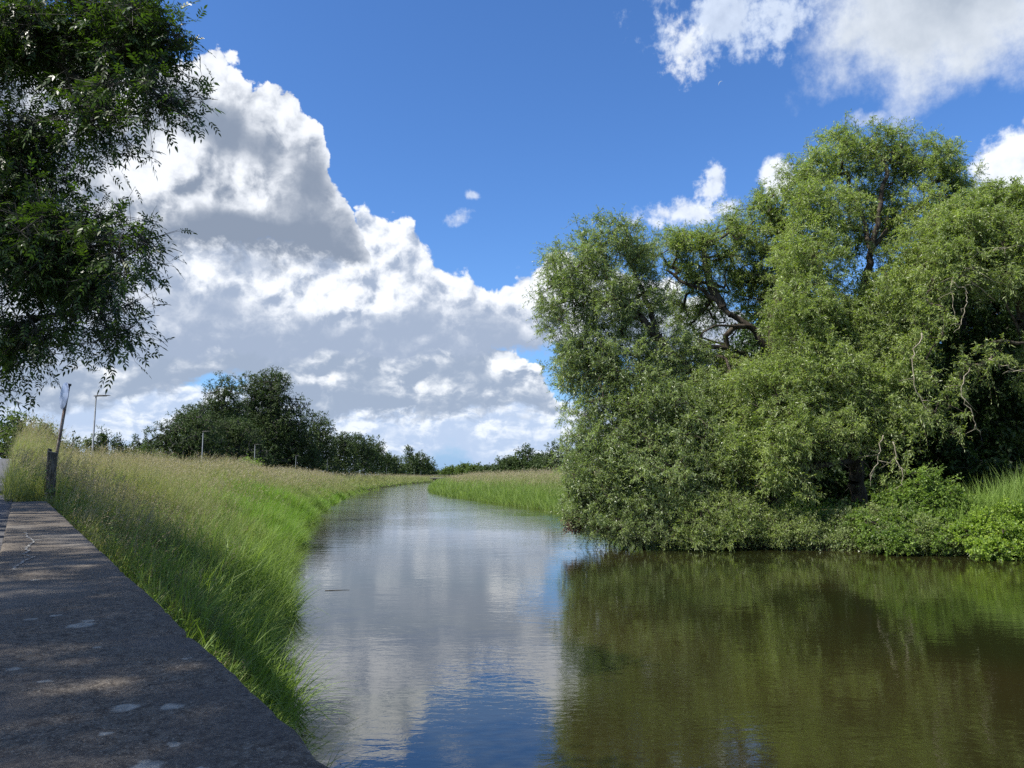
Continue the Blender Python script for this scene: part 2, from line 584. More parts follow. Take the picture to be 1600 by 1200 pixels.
M_FARPALE = leaf_mat('far_pale_leaf', (0.05, 0.085, 0.025), (0.13, 0.17, 0.055), None, trans=0.3, rough=0.6, spec=0.2, clump=0.15)
M_BRAMBLE = leaf_mat('bramble_leaf', (0.07, 0.13, 0.02), (0.24, 0.34, 0.06), (0.14, 0.19, 0.08), trans=0.4, rough=0.5, spec=0.35, clump=0.9)
M_BALSAM = leaf_mat('balsam_leaf', (0.11, 0.19, 0.025), (0.32, 0.42, 0.06), (0.16, 0.22, 0.08), trans=0.42, rough=0.5, spec=0.35, clump=0.9)
M_DOCK = leaf_mat('broad_leaf', (0.035, 0.085, 0.030), (0.08, 0.14, 0.05), None, trans=0.3, rough=0.6, spec=0.2, clump=2.0)
M_DEADLEAF = leaf_mat('withered_leaf', (0.05, 0.028, 0.022), (0.13, 0.085, 0.065), None, trans=0.15, rough=0.7, spec=0.2, clump=2.0)
M_BARK = bark_mat('willow_bark', (0.022, 0.017, 0.012), (0.085, 0.070, 0.052))
M_TWIG = bark_mat('pale_twig', (0.16, 0.14, 0.10), (0.30, 0.27, 0.20), 12)
M_ASHBARK = bark_mat('ash_bark', (0.03, 0.028, 0.025), (0.10, 0.095, 0.085))


# ---------------------------------------------------------------- tree builder
def grow(limbs, clumps, gauge=0.009, maxr=0.30, bend=0.12, seed=0, wiggle=0.10):
    """branches from the given limbs (polylines with start radius) to every clump of foliage.
    returns edges P0,P1,R0,R1 and, for each clump, the direction its twig arrives in"""
    r = np.random.default_rng(seed)
    nodes, par, minr = [], [], []
    for poly, r0, r1, attach in limbs:
        poly = np.asarray(poly, float)
        seg = np.linalg.norm(np.diff(poly, axis=0), axis=1)
        L = np.concatenate([[0], np.cumsum(seg)])
        n = max(3, int(L[-1] / 0.35))
        ts = np.linspace(0, L[-1], n)
        pts = np.stack([np.interp(ts, L, poly[:, i]) for i in range(3)], 1)
        pts[1:-1] += r.normal(size=(n - 2, 3)) * wiggle * 0.5 * min(1, r0 * 5)
        base = len(nodes)
        for i in range(n):
            nodes.append(pts[i])
            par.append(-1 if i == 0 and attach is None else (base + i - 1 if i else attach_idx(nodes, poly[0])))
            minr.append(r0 + (r1 - r0) * i / (n - 1))
    nodes, par, minr = list(nodes), list(par), list(minr)
    cap = 2 * len(clumps) * 3 + len(nodes) + 10
    N = np.zeros((cap, 3))
    N[:len(nodes)] = nodes
    cnt = len(nodes)
    # distance of each clump to limbs, nearest first
    C = np.asarray(clumps)
    d0 = np.full(len(C), 1e9)
    for i in range(0, cnt):
        d0 = np.minimum(d0, ((C - N[i]) ** 2).sum(1))
    order = np.argsort(d0)
    tipdir = np.zeros((len(C), 3))
    tipn = np.zeros(len(C), dtype=int)
    for ci in order:
        c = C[ci]
        dd = N[:cnt] - c
        q = (dd ** 2).sum(1)
        j = int(np.argmin(q))
        dist = math.sqrt(q[j])
        k = int(min(5, max(1, dist / 0.45)))
        p0 = N[j].copy()
        off = r.normal(size=3) * bend * dist
        off[2] += 0.10 * dist
        last = j
        for s in range(1, k + 1):
            f = s / k
            p = p0 + (c - p0) * f + off * (4 * f * (1 - f)) * 0.6
            N[cnt] = p
            par.append(last)
            minr.append(0)
            last = cnt
            cnt += 1
        tipn[ci] = last
        tipdir[ci] = unit((N[last] - N[par[last]])[None])[0]
    load = np.zeros(cnt)
    load[tipn] += 1
    par = np.array(par)
    order2 = np.arange(cnt - 1, -1, -1)
    for i in order2:
        if par[i] >= 0 and par[i] < i:
            load[par[i]] += load[i]
    rad = np.minimum(gauge * np.sqrt(np.maximum(load, 1)), maxr)
    rad = np.maximum(rad, np.array(minr))
    e = np.where(par >= 0)[0]
    R0 = np.minimum(rad[par[e]], rad[e] * 1.35)
    return N[par[e]], N[e], R0, rad[e], tipdir


def attach_idx(nodes, p):
    q = ((np.array(nodes) - np.asarray(p)) ** 2).sum(1)
    return int(np.argmin(q))


def blob_points(blobs, n, seed, shell=0.5, gap=None, gapthr=-0.6):
    """n points through a union of ellipsoids, thicker towards the outside, with holes where the gap field is low"""
    r = np.random.default_rng(seed)
    B = np.array([[*b[0], *b[1]] for b in blobs], float)
    wt = np.array([b[2] if len(b) > 2 else 1.0 for b in blobs]) * (B[:, 3] * B[:, 4] * B[:, 5]) ** (0.75)
    wt /= wt.sum()
    out = []
    tot = 0
    while tot < n:
        m = int((n - tot) * 1.6) + 20
        i = r.choice(len(B), m, p=wt)
        d = unit(r.normal(size=(m, 3)))
        rr = shell + (1 - shell) * r.random(m) ** 0.6
        rr = np.where(r.random(m) < 0.18, r.random(m) * shell, rr)
        P = B[i, :3] + d * B[i, 3:] * rr[:, None]
        if gap is not None:
            g = gap(P)
            P = P[g > gapthr + r.normal(size=m) * 0.15]
        out.append(P)
        tot += len(P)
    out = np.concatenate(out)[:n]
    k = float(np.median(B[:, 3:]))
    return out + r.normal(size=out.shape) * min(0.16, k * 0.14)


def foliage(C, D, per, twig, leafL, leafW, seed, droop=0.35, outward=None, kind='simple', twigr=0.0, aspect=0.35, tint=None, lift=0.0):
    """leaves on short twigs round every clump centre C; returns (V,F,tint) and twig tubes"""
    r = np.random.default_rng(seed)
    nt = per[0]
    nl = per[1]
    n = len(C)
    T = r.normal(size=(n, nt, 3))
    T = unit(T + D[:, None] * 1.0)
    T[..., 2] += lift - droop * r.random((n, nt))
    T = unit(T)
    Lt = twig * r.uniform(0.5, 1.3, (n, nt)) * np.clip(np.exp(r.normal(size=(n, 1)) * 0.38), 0.55, 2.4)
    f = (np.arange(nl) + r.random((n, nt, nl)) * 0.8) / nl
    f = 0.1 + 0.9 * f
    C2 = C[:, None] + r.normal(size=(n, nt, 3)) * twig * 0.12
    P = C2[:, :, None] + T[:, :, None] * (Lt[..., None] * f)[..., None]
    P[..., 2] -= droop * 0.6 * (Lt[..., None] * f) ** 2 / twig
    tw = (C2.reshape(-1, 3), (C2 + T * Lt[..., None] * 0.95 - np.array([0, 0, 1]) * (droop * 0.55 * Lt ** 2 / twig)[..., None]).reshape(-1, 3))
    m = n * nt * nl
    P = P.reshape(-1, 3)
    Dr = unit(np.repeat(T.reshape(-1, 3), nl, 0) * 0.55 + r.normal(size=(m, 3)) * 0.6 + np.array([0, 0, -0.35 * droop]))
    Nn = unit(r.normal(size=(m, 3)) * 0.8 + np.array([0, 0, 0.9]))
    L = leafL * r.uniform(0.6, 1.3, m) * np.repeat(r.uniform(0.8, 1.2, n), nt * nl)
    V, F = leaf_quads(P, Dr, Nn, L, L * aspect if leafW is None else leafW * r.uniform(0.75, 1.2, m), 0.12)
    tn = np.clip(r.normal(0.45, 0.22, m) + np.repeat(r.normal(size=n) * 0.16, nt * nl), 0, 1)
    return V, F, tn, tw


def tree(name, base, limbs, blobs, nclump, per, twig, leafL, leafW, mat, bark, seed, label, cat='tree', group=None, gapwl=2.0, gapthr=-0.7,
         droop=0.35, gauge=0.009, maxr=0.3, shell=0.5, parent_names=('trunk', 'crown'), twigtube=True, bend=0.12, keep=None, k=6, lift=0.0, minedge=0.0):
    base = np.asarray(base, float)
    root = empty(name, base)
    tag(root, label, cat, group)
    C = blob_points(blobs, nclump, seed, shell, Wob(seed + 50, gapwl), gapthr)
    if keep is not None:
        C = C[keep(C)]
    P0, P1, R0, R1, D = grow(limbs, C, gauge=gauge, maxr=maxr, seed=seed + 1, bend=bend)
    b = Bag()
    big = R0 > 0.045
    V, F = tubes(P0[big], P1[big] + (P1[big] - P0[big]) * 0.04, R0[big], R1[big], 9)
    b.add(V, F)
    sm = ~big & (R0 > minedge)
    if sm.any():
        V, F = tubes(P0[sm], P1[sm], R0[sm], R1[sm], 4)
        b.add(V, F)
    b.build(parent_names[0], bark, root, base)
    V, F, tn, tw = foliage(C, D, per, twig, leafL, leafW, seed + 2, droop, lift=lift)
    c = Bag()
    c.add(V, F, tn)
    if twigtube:
        tv, tf = tubes(tw[0], tw[1], 0.004, 0.0025, 3)
        c.add(tv, tf, 0.2, 1)
    c.build(parent_names[1], [mat, bark], root, base)
    return root

# ================================================================ river, terrain, road
YL = np.array([-200, -40, 0, 3, 5, 7.5, 12, 16.6, 22, 26.5, 35, 54, 80, 111, 160, 240, 300, 360, 420, 3000.])
XLv = np.array([12, 6, 1.3, -0.2, -1.35, -2.35, -3.8, -5.2, -6.5, -7.7, -9.9, -13.7, -18, -22.5, -27, -31, -30, -20, 10, 900.])
YR = np.array([-200, -20, 0, 10, 20, 24.4, 27, 28.5, 31, 35, 45, 59, 82, 100, 120, 160, 208, 260, 330, 400, 3000.])
XRv = np.array([50, 42, 35, 30, 22, 16.8, 12.5, 7.5, 5.5, 4.6, 4.6, 3.1, -3.3, -8.0, -12.4, -16.6, -21.0, -20.0, -10, 20, 930.])


def XL(y):
    y = np.asarray(y, float)
    return np.interp(y, YL, XLv) + 0.16 * np.sin(y * 0.9) + 0.12 * np.sin(y * 0.43 + 1.3) + 0.07 * np.sin(y * 2.3)


def XR(y):
    return np.interp(y, YR, XRv)


WD = np.array([-0.537, 0.843])         # direction of the parapet
WN = np.array([-0.843, -0.537])        # towards the road
W0 = np.array([0.52, 0.0])
WALL_END, WALL_W, WALL_TOP = 16.0, 0.50, 2.16


def tn_of(x, y):
    dx, dy = x - W0[0], y - W0[1]
    return dx * WD[0] + dy * WD[1], dx * WN[0] + dy * WN[1]


def road_z(t):
    return np.interp(t, [-60, -5, 0, 8, 15, 20, 26, 34, 60, 400], [1.2, 1.45, 1.5, 1.75, 2.06, 2.55, 2.98, 3.2, 3.0, 2.4])


wobg = Wob(3, 5.0)
wobf = Wob(4, 30.0)


def ground_z(x, y):
    x, y = np.asarray(x, float), np.asarray(y, float)
    sl, sr = XL(y) - x, x - XR(y)
    crest = np.interp(y, [0, 60, 110, 240, 400], [2.45, 2.45, 2.15, 1.75, 1.3])
    pl = np.interp(sl, [-4, -1.2, 0, 0.35, 1.0, 3.0, 5.0, 8.0, 15, 30, 60], [-1.2, -0.6, -0.05, 0.30, 0.62, 1.55, 2.35, 2.5, 2.4, 1.9, 1.5]) 
    zl = np.where(pl > 0.6, 0.6 + (pl - 0.6) * (crest - 0.6) / 1.9, pl)
    t, n = tn_of(x, y)
    rz = road_z(t)
    # road embankment, held by the parapet up to its end
    fill = np.where(n > 0.25, rz - 0.05, np.where(t > WALL_END - 0.2, rz - 0.12 - np.maximum(0, -n) * 0.8, -9))
    fill = np.where(n > 6.2, rz - 0.05 - (n - 6.2) * 0.05, fill)
    fill = np.where(n > 30, -9, fill)
    zl = np.where((t > -30) & (t < 90), np.maximum(zl, fill), zl)
    cr = np.interp(y, [40, 60, 120, 250, 400], [1.2, 2.2, 2.0, 1.5, 1.2])
    pr = np.interp(sr, [-4, -1.2, 0, 0.35, 1.0, 4.0, 8.0, 14, 30, 60], [-1.2, -0.6, -0.05, 0.28, 0.55, 1.45, 2.2, 2.3, 1.9, 1.5])
    zr_far = np.where(pr > 0.5, 0.5 + (pr - 0.5) * (cr - 0.5) / 1.8, pr)
    zr_near = np.interp(sr, [-4, -1.2, 0, 0.4, 1.5, 6, 20, 60], [-1.2, -0.6, -0.05, 0.25, 0.45, 1.0, 1.7, 1.8])
    k = np.clip((y - 38) / 14, 0, 1)
    zr = zr_near * (1 - k) + zr_far * k
    mid = (XL(y) + XR(y)) / 2
    z = np.where(x < mid, zl, zr)
    P = np.stack([x, y, np.zeros_like(x)], -1).reshape(-1, 3)
    wob = wobg(P).reshape(x.shape) * 0.05 + wobf(P).reshape(x.shape) * 0.08
    onroad = (n > -0.3) & (n < 6.4) & (t > -40) & (t < 90)
    z = z + np.where((z > 0.3) & ~onroad, wob, 0)
    far = np.clip((np.abs(x) - 70) / 60, 0, 1)
    z = z * (1 - far) + 1.4 * far
    return z


def grid_lines(a, b, fine, edges):
    g = [0.0]
    return g


xs = np.unique(np.concatenate([np.arange(-14, 10, 0.22), np.arange(-45, 40, 0.7), np.arange(-130, 130, 5), np.linspace(-2500, 2500, 41)]))
ys = np.unique(np.concatenate([np.arange(-6, 32, 0.25), np.arange(-30, 130, 1.0), np.arange(130, 420, 4), np.linspace(-1500, 6000, 61)]))
GX, GY = np.meshgrid(xs, ys)
GZ = ground_z(GX, GY)
nx, ny = len(xs), len(ys)
idx = np.arange(nx * ny).reshape(ny, nx)
gf = np.stack([idx[:-1, :-1], idx[:-1, 1:], idx[1:, 1:], idx[1:, :-1]], -1).reshape(-1, 4)

m, t, out = new_mat('meadow_soil')
pos = t.n.new('ShaderNodeNewGeometry').outputs['Position']
n1 = t.noise(pos, 1.4, 6, 0.6)
n2 = t.noise(pos, 0.12, 4, 0.6)
sz = t.n.new('ShaderNodeSeparateXYZ')
t.put(sz.inputs[0], pos)
c = t.mix(t.ss(n1, 0.35, 0.65), (0.045, 0.060, 0.018), (0.085, 0.100, 0.035))
c = t.mix(t.ss(n2, 0.4, 0.65, 0, 0.6), c, (0.11, 0.105, 0.05))
c = t.mix(t.ss(sz.outputs[2], 0.15, 0.55, 1, 0), c, (0.035, 0.026, 0.016))
t.l.new(principled(t, c, 0.95, 0.1, n1, 0.8, 0.08), out.inputs['Surface'])
ground = mesh_obj('ground', np.stack([GX, GY, GZ], -1).reshape(-1, 3), gf, m, smooth=True)
tag(ground, kind='structure')

# ---- water
m, t, out = new_mat('river_water')
pos = t.n.new('ShaderNodeNewGeometry').outputs['Position']
# wind ripples run across the reach; calmer patches drift between them
v1 = t.v('MULTIPLY', pos, (0.75, 1.5, 1))
big = t.noise(t.v('MULTIPLY', pos, (0.10, 0.16, 1)), 1.0, 3, 0.5)
r1 = t.noise(v1, 1.1, 3, 0.55, 0.3)
r2 = t.noise(t.v('MULTIPLY', pos, (1.0, 1.9, 1)), 4.2, 3, 0.6, 0.5)
r3 = t.noise(pos, 17.0, 2, 0.5)
hgt = t.m('ADD', t.m('MULTIPLY', r1, 0.0068), t.m('MULTIPLY', t.m('MULTIPLY', r2, 0.0030), t.ss(big, 0.35, 0.62, 0.45, 1.3)))
hgt = t.m('ADD', hgt, t.m('MULTIPLY', r3, 0.0003))
sepw = t.n.new('ShaderNodeSeparateXYZ')
t.put(sepw.inputs[0], pos)
# the open reach beyond the willows is ruffled by the wind, the pool in their lee is calm
hgt = t.m('MULTIPLY', hgt, t.ss(sepw.outputs[1], 20, 80, 0.62, 3.2))
mud = t.mix(t.ss(t.noise(pos, 0.11, 2, 0.5), 0.35, 0.65), (0.013, 0.016, 0.0045), (0.022, 0.018, 0.006))
p = t.n.new('ShaderNodeBsdfPrincipled')
t.put(p.inputs['Base Color'], mud)
p.inputs['Roughness'].default_value = 0.035
p.inputs['IOR'].default_value = 2.1
b_ = t.n.new('ShaderNodeBump')
b_.inputs['Strength'].default_value = 1.0
b_.inputs['Distance'].default_value = 1.0
t.put(b_.inputs['Height'], hgt)
t.l.new(b_.outputs[0], p.inputs['Normal'])
t.l.new(p.outputs[0], out.inputs['Surface'])
wy = np.array([-60, 0, 40, 120, 240, 420.])
wx = np.array([-60, 0, 70.])
WX, WY = np.meshgrid(wx, wy)
wi = np.arange(18).reshape(6, 3)
water = mesh_obj('water', np.stack([WX, WY, WX * 0], -1).reshape(-1, 3),
                 np.stack([wi[:-1, :-1], wi[:-1, 1:], wi[1:, 1:], wi[1:, :-1]], -1).reshape(-1, 4), m)
tag(water, kind='structure')

# ---- road
m, t, out = new_mat('asphalt')
pos = t.n.new('ShaderNodeNewGeometry').outputs['Position']
n1 = t.noise(pos, 60, 4, 0.7)
n2 = t.noise(pos, 1.2, 4, 0.6)
c = t.mix(n1, (0.045, 0.046, 0.05), (0.12, 0.12, 0.125))
c = t.mix(t.ss(n2, 0.4, 0.7, 0, 0.4), c, (0.14, 0.135, 0.13))
t.l.new(principled(t, c, 0.85, 0.3, n1, 0.5, 0.004), out.inputs['Surface'])
tt = np.arange(-36, 88, 0.5)
nn = np.array([0.502, 0.62, 1.4, 3.0, 4.6, 6.0])
RP = []
for a in tt:
    for b in nn:
        p2 = W0 + WD * a + WN * b
        RP.append([p2[0], p2[1], float(road_z(a)) + 0.03 * (1 - ((b - 3.2) / 3) ** 2)])
ri = np.arange(len(RP)).reshape(len(tt), len(nn))
road = mesh_obj('road', RP, np.stack([ri[:-1, :-1], ri[1:, :-1], ri[1:, 1:], ri[:-1, 1:]], -1).reshape(-1, 4)[:, ::-1], m, smooth=True)
tag(road, kind='structure')

# ================================================================ parapet wall
m, t, out = new_mat('old_concrete')
geo = t.n.new('ShaderNodeNewGeometry')
tc = t.n.new('ShaderNodeTexCoord').outputs['Object']          # x along the wall, y across
g1 = t.noise(tc, 140, 3, 0.7)
g2 = t.noise(tc, 38, 5, 0.65)
g3 = t.noise(tc, 5, 5, 0.6)
g4 = t.noise(t.v('MULTIPLY', tc, (0.6, 1, 1)), 1.6, 3, 0.5)
c = t.mix(t.ss(g2, 0.32, 0.68), (0.044, 0.035, 0.027), (0.140, 0.118, 0.092))
c = t.mix(t.ss(g1, 0.52, 0.68, 0, 0.75), c, (0.25, 0.225, 0.185))
c = t.mix(t.ss(g1, 0.44, 0.30, 0, 0.8), c, (0.022, 0.022, 0.024))
c = t.mix(t.ss(g3, 0.45, 0.62, 0, 0.45), c, (0.070, 0.063, 0.058))
c = t.mix(t.ss(g4, 0.5, 0.68, 0, 0.35), c, (0.17, 0.16, 0.145))
# pale crusts of lichen: irregular discs
lv = t.v('ADD', t.v('MULTIPLY', tc, (1, 1, 0)), t.v('MULTIPLY', t.v('SUBTRACT', t.noise(tc, 26, 3, 0.6, out=1), (0.5, 0.5, 0.5)), (0.035, 0.035, 0)))
lich = None
LIST = [(1.975, 0.240, 0.021), (1.935, 0.160, 0.018), (1.625, 0.245, 0.021), (2.94, 0.255, 0.030), (3.00, 0.235, 0.014), (3.14, 0.38, 0.014), (3.16, 0.31, 0.014),
        (1.83, 0.28, 0.009), (1.57, 0.172, 0.008), (2.28, 0.36, 0.010), (1.705, 0.195, 0.010), (2.33, 0.065, 0.009), (2.43, 0.42, 0.013), (2.60, 0.24, 0.009),
        (4.2, 0.35, 0.014), (6.6, 0.3, 0.018), (1.5, 0.33, 0.007)]
for lx, ly, lr in LIST:
    dd = t.v('LENGTH', t.v('SUBTRACT', lv, (lx, ly, 0)), out=1)
    q = t.ss(dd, lr * 0.85, lr * 1.55, 1.0, 0.0)
    lich = q if lich is None else t.m('MAXIMUM', lich, q)
lcol = t.mix(t.ss(g2, 0.35, 0.65), (0.18, 0.175, 0.155), (0.36, 0.34, 0.29))
c = t.mix(t.m('MULTIPLY', lich, 0.85), c, lcol)
hh = t.m('ADD', t.m('MULTIPLY', g2, 0.6), t.m('MULTIPLY', g1, 0.35))
t.l.new(principled(t, c, 0.9, 0.25, hh, 1.0, 0.010), out.inputs['Surface'])
M_CONC = m
m, t, out = new_mat('crack_filler')
g = t.noise(t.n.new('ShaderNodeNewGeometry').outputs['Position'], 90, 3, 0.6)
t.l.new(principled(t, t.mix(g, (0.13, 0.125, 0.115), (0.32, 0.31, 0.28)), 0.9, 0.2), out.inputs['Surface'])
M_FILL = m
m, t, out = new_mat('wall_brick')
tc = t.n.new('ShaderNodeTexCoord').outputs['Object']
bk = t.n.new('ShaderNodeTexBrick')
t.put(bk.inputs['Vector'], t.v('MULTIPLY', tc, (1, 1, 1)))
bk.inputs['Color1'].default_value = (0.16, 0.10, 0.075, 1)
bk.inputs['Color2'].default_value = (0.22, 0.14, 0.10, 1)
bk.inputs['Mortar'].default_value = (0.20, 0.19, 0.17, 1)
bk.inputs['Scale'].default_value = 4.0
t.l.new(principled(t, bk.outputs['Color'], 0.9, 0.2, bk.outputs['Fac'], -0.4, 0.01), out.inputs['Surface'])
M_BRICK = m

wall = empty('parapet_wall', (W0[0], W0[1], 0.0), math.atan2(WD[1], WD[0]))
tag(wall, 'weathered grey concrete parapet with pale lichen spots and a filled crack, beside the road', 'wall')


def coping(t0, t1, name='coping'):
    """a worn slab: rounded arrises, slightly uneven top; local x along the wall, y towards the road"""
    r = np.random.default_rng(int(abs(t0) * 10) + 5)
    L = np.arange(t0, t1 + 1e-6, 0.04)
    L[-1] = t1
    prof = [(-0.0, -0.11), (0.0, -0.012), (0.004, -0.004), (0.012, 0.0)] + [(x, 0.0) for x in np.linspace(0.05, 0.45, 9)] + [(0.488, 0.0), (0.496, -0.004), (0.5, -0.012), (0.5, -0.11)]
    prof = np.array(prof)
    V = np.zeros((len(L), len(prof), 3))
    V[..., 0] = L[:, None]
    V[..., 1] = prof[None, :, 0]
    V[..., 2] = WALL_TOP + prof[None, :, 1]
    w1, w2 = Wob(int(t0) + 9, 0.12), Wob(int(t0) + 10, 0.7)
    P = V.reshape(-1, 3)
    P[:, 1] += w1(P) * 0.0012 + Wob(int(abs(t0)) + 30, 0.035)(P) * 0.0012
    P[:, 2] += w2(P) * 0.0022 + w1(P) * 0.0007
    # chips knocked out of the river-side arris
    w3 = Wob(int(abs(t0)) + 50, 0.16)
    ch = np.clip(w3(P * [1, 0, 0]) - 1.25, 0, 1) * (P[:, 1] < 0.02)
    P[:, 1] += ch * 0.012
    P[:, 2] -= ch * 0.008
    # ends eased down
    e = np.minimum(P[:, 0] - t0, t1 - P[:, 0])
    P[:, 2] -= 0.006 * np.exp(-np.maximum(e, 0) / 0.012)
    n0, n1 = len(L), len(prof)
    i = np.arange(n0 * n1).reshape(n0, n1)
    F = np.stack([i[:-1, :-1], i[1:, :-1], i[1:, 1:], i[:-1, 1:]], -1).reshape(-1, 4)
    caps = [i[0, ::-1][None, :], i[-1, :][None, :]]
    o = mesh_obj(name, P, [F] + caps, M_CONC, wall, smooth=False)
    return o


coping(-4.0, 8.44)
coping(8.455, WALL_END)
b = Bag()
b.box(((-4 + WALL_END) / 2, 0.25, 0.5), (WALL_END + 4 - 0.06, 0.44, 3.1))
b.build('wall_face', M_BRICK, wall)
# the filled crack wandering along the slab
r = np.random.default_rng(12)
ck = [(7.45, 0.37), (7.0, 0.355), (6.6, 0.335), (6.3, 0.33), (5.95, 0.37), (5.7, 0.36), (5.45, 0.39), (5.25, 0.345), (5.05, 0.39), (4.8, 0.415), (4.6, 0.43)]
pts = []
for (a, b0), (c0, d0) in zip(ck[:-1], ck[1:]):
    for f in np.linspace(0, 1, 7)[:-1]:
        pts.append((a + (c0 - a) * f + r.normal() * 0.008, b0 + (d0 - b0) * f + r.normal() * 0.006))
pts = np.array(pts)
wd = 0.004 + 0.005 * r.random(len(pts))
Vc = []
for (a, b0), w in zip(pts, wd):
    Vc += [(a, b0 - w, WALL_TOP + 0.0035), (a, b0 + w, WALL_TOP + 0.0035)]
Vc = np.array(Vc)
i = np.arange(len(pts) - 1) * 2
mesh_obj('crack_filling', Vc, np.stack([i, i + 1, i + 3, i + 2], 1), M_FILL, wall)

# ================================================================ posts, sign, lamps, bridge
def simple_mat(name, c1, c2, scale, rough=0.6, spec=0.4, metal=0.0, bump=0.3, dist=0.004, stretch=(1, 1, 1)):
    m, t, out = new_mat(name)
    tc = t.n.new('ShaderNodeTexCoord').outputs['Object']
    n = t.noise(t.v('MULTIPLY', tc, stretch), scale, 5, 0.65)
    t.l.new(principled(t, t.mix(t.ss(n, 0.35, 0.65), c1, c2), rough, spec, n, bump, dist, metal), out.inputs['Surface'])
    return m


M_WOOD = simple_mat('weathered_wood', (0.05, 0.045, 0.035), (0.17, 0.155, 0.13), 9, 0.9, 0.2, 0, 0.9, 0.012, (6, 6, 0.5))
M_WOODTOP = simple_mat('post_end_grain', (0.20, 0.18, 0.14), (0.40, 0.37, 0.31), 22, 0.9, 0.2)
M_POLE = simple_mat('rusty_pole', (0.10, 0.065, 0.05), (0.28, 0.24, 0.21), 7, 0.7, 0.4, 0.0, 0.4, 0.003, (2, 2, 1))
M_DISC = simple_mat('sign_metal', (0.13, 0.17, 0.27), (0.20, 0.24, 0.34), 6, 0.45, 0.5, 0.0, 0.1)
M_DARKM = simple_mat('dark_metal', (0.03, 0.03, 0.03), (0.09, 0.085, 0.08), 12, 0.6, 0.4)
M_GALV = simple_mat('galvanised_steel', (0.065, 0.08, 0.095), (0.12, 0.14, 0.16), 3, 0.55, 0.5, 0.2)
M_GLASS = simple_mat('lamp_lens', (0.5, 0.5, 0.48), (0.6, 0.6, 0.58), 3, 0.2, 0.5)


def post(name, x, y, z, w, d, h, rz, lean, label, notch):
    root = empty(name, (x, y, z), rz)
    tag(root, label, 'post', None)
    r = np.random.default_rng(int(h * 100))
    b = Bag()
    n = 14
    V, F = [], []
    zz = np.linspace(-0.5, h, n)
    cs = np.array([(-1, -1), (-0.2, -1.03), (1, -0.95), (1.02, 0.1), (0.95, 1), (0.1, 1.02), (-1, 0.96), (-1.03, 0)]) * (w / 2, d / 2)
    for i_, q in enumerate(zz):
        k = 1 + r.normal() * 0.02
        for cx, cy in cs:
            V.append((cx * k + lean * q + r.normal() * 0.003, cy * k + r.normal() * 0.003, q - (0.02 * cx / w if i_ == n - 1 else 0)))
    V = np.array(V)
    m_ = len(cs)
    i8 = np.arange(m_)
    F = np.concatenate([np.stack([i8 + j * m_, (i8 + 1) % m_ + j * m_, (i8 + 1) % m_ + (j + 1) * m_, i8 + (j + 1) * m_], 1) for j in range(n - 1)])
    b.add(V, F)
    if notch:
        b.box((lean * h * 0.3 + w * 0.1, -d / 2 - 0.004, h * 0.28), (w * 0.5, 0.02, 0.10))
    b.build('post_shaft', M_WOOD, root)
    # the sawn end, slightly paler
    top = V[-m_:].copy()
    top[:, 2] += 0.003
    up = top.copy()
    up[:, 2] += 0.006
    up[:, :2] = (up[:, :2] - [lean * h, 0]) * 0.96 + [lean * h, 0]
    T = np.vstack([top, up])
    F = [np.stack([i8, (i8 + 1) % m_, (i8 + 1) % m_ + m_, i8 + m_], 1), (i8 + m_)[None, :]]
    mesh_obj('post_end', T, F, M_WOODTOP, root)
    return root


p = at(79, 775, 13.9)
gz = float(ground_z(p[0], p[1]))
hz = at(79, 707, 13.9)[2] - gz
post('wooden_post', p[0], p[1], gz, 0.15, 0.14, hz, 0.55, -0.02, 'thick squared dark timber post at the end of the parapet', True)
p = at(71.5, 775, 14.15)
gz = float(ground_z(p[0], p[1]))
hz = at(72, 702, 14.15)[2] - gz
post('wooden_post', p[0], p[1], gz, 0.07, 0.12, hz, 0.55, 0.015, 'slim weathered timber post standing close against the thick post', False)

# leaning round sign, seen nearly edge on
sd = 17.0
topP, lowP = at(107.2, 603, sd), at(85.5, 728, sd + 0.2)
gz = float(ground_z(lowP[0], lowP[1]))
lean = (topP - lowP)
baseP = lowP + lean * (gz - 0.3 - lowP[2]) / lean[2]
root = empty('round_sign', (baseP[0], baseP[1], gz))
tag(root, 'round pale sign on a tall leaning rusty pole behind the timber posts', 'sign')
b = Bag()
PTS = [baseP, baseP + (topP - baseP) * 0.5, topP]
bag_pipe(b, PTS, 0.034, 10)
b.build('pole', M_POLE, root, (baseP[0], baseP[1], gz), smooth=True)
b = Bag()
bag_pipe(b, [topP, topP + unit(lean[None])[0] * 0.05], [0.052, 0.052], 10)
b.build('pole_cap', M_DARKM, root, (baseP[0], baseP[1], gz))
ax = unit(lean[None])[0]
# disc centre, facing away to the left
cpos = at(101.0, 618.5, sd - 0.03)
fdir = unit(np.array([[-0.70, -0.714, 0.0]]))[0]
fdir = unit((fdir - ax * (fdir @ ax))[None])[0]
side = np.cross(ax, fdir)
nseg = 40
ang = np.arange(nseg) * 2 * math.pi / nseg
rad = 0.30
prof = [(rad * 0.965, 0.0), (rad, 0.004), (rad, 0.014), (rad * 0.965, 0.018)]
V = [cpos + fdir * 0.0]
rings = []
for rr, hh in prof:
    rings.append(cpos + fdir * hh + (ax * np.cos(ang)[:, None] + side * np.sin(ang)[:, None]) * rr)
V = np.vstack(rings)
i = np.arange(nseg)
F = np.concatenate([np.stack([i + j * nseg, (i + 1) % nseg + j * nseg, (i + 1) % nseg + (j + 1) * nseg, i + (j + 1) * nseg], 1) for j in range(3)])
mesh_obj('sign_disc', V, [F, i[None, ::-1], (i + 3 * nseg)[None, :]], M_DISC, root, origin=(baseP[0], baseP[1], gz))
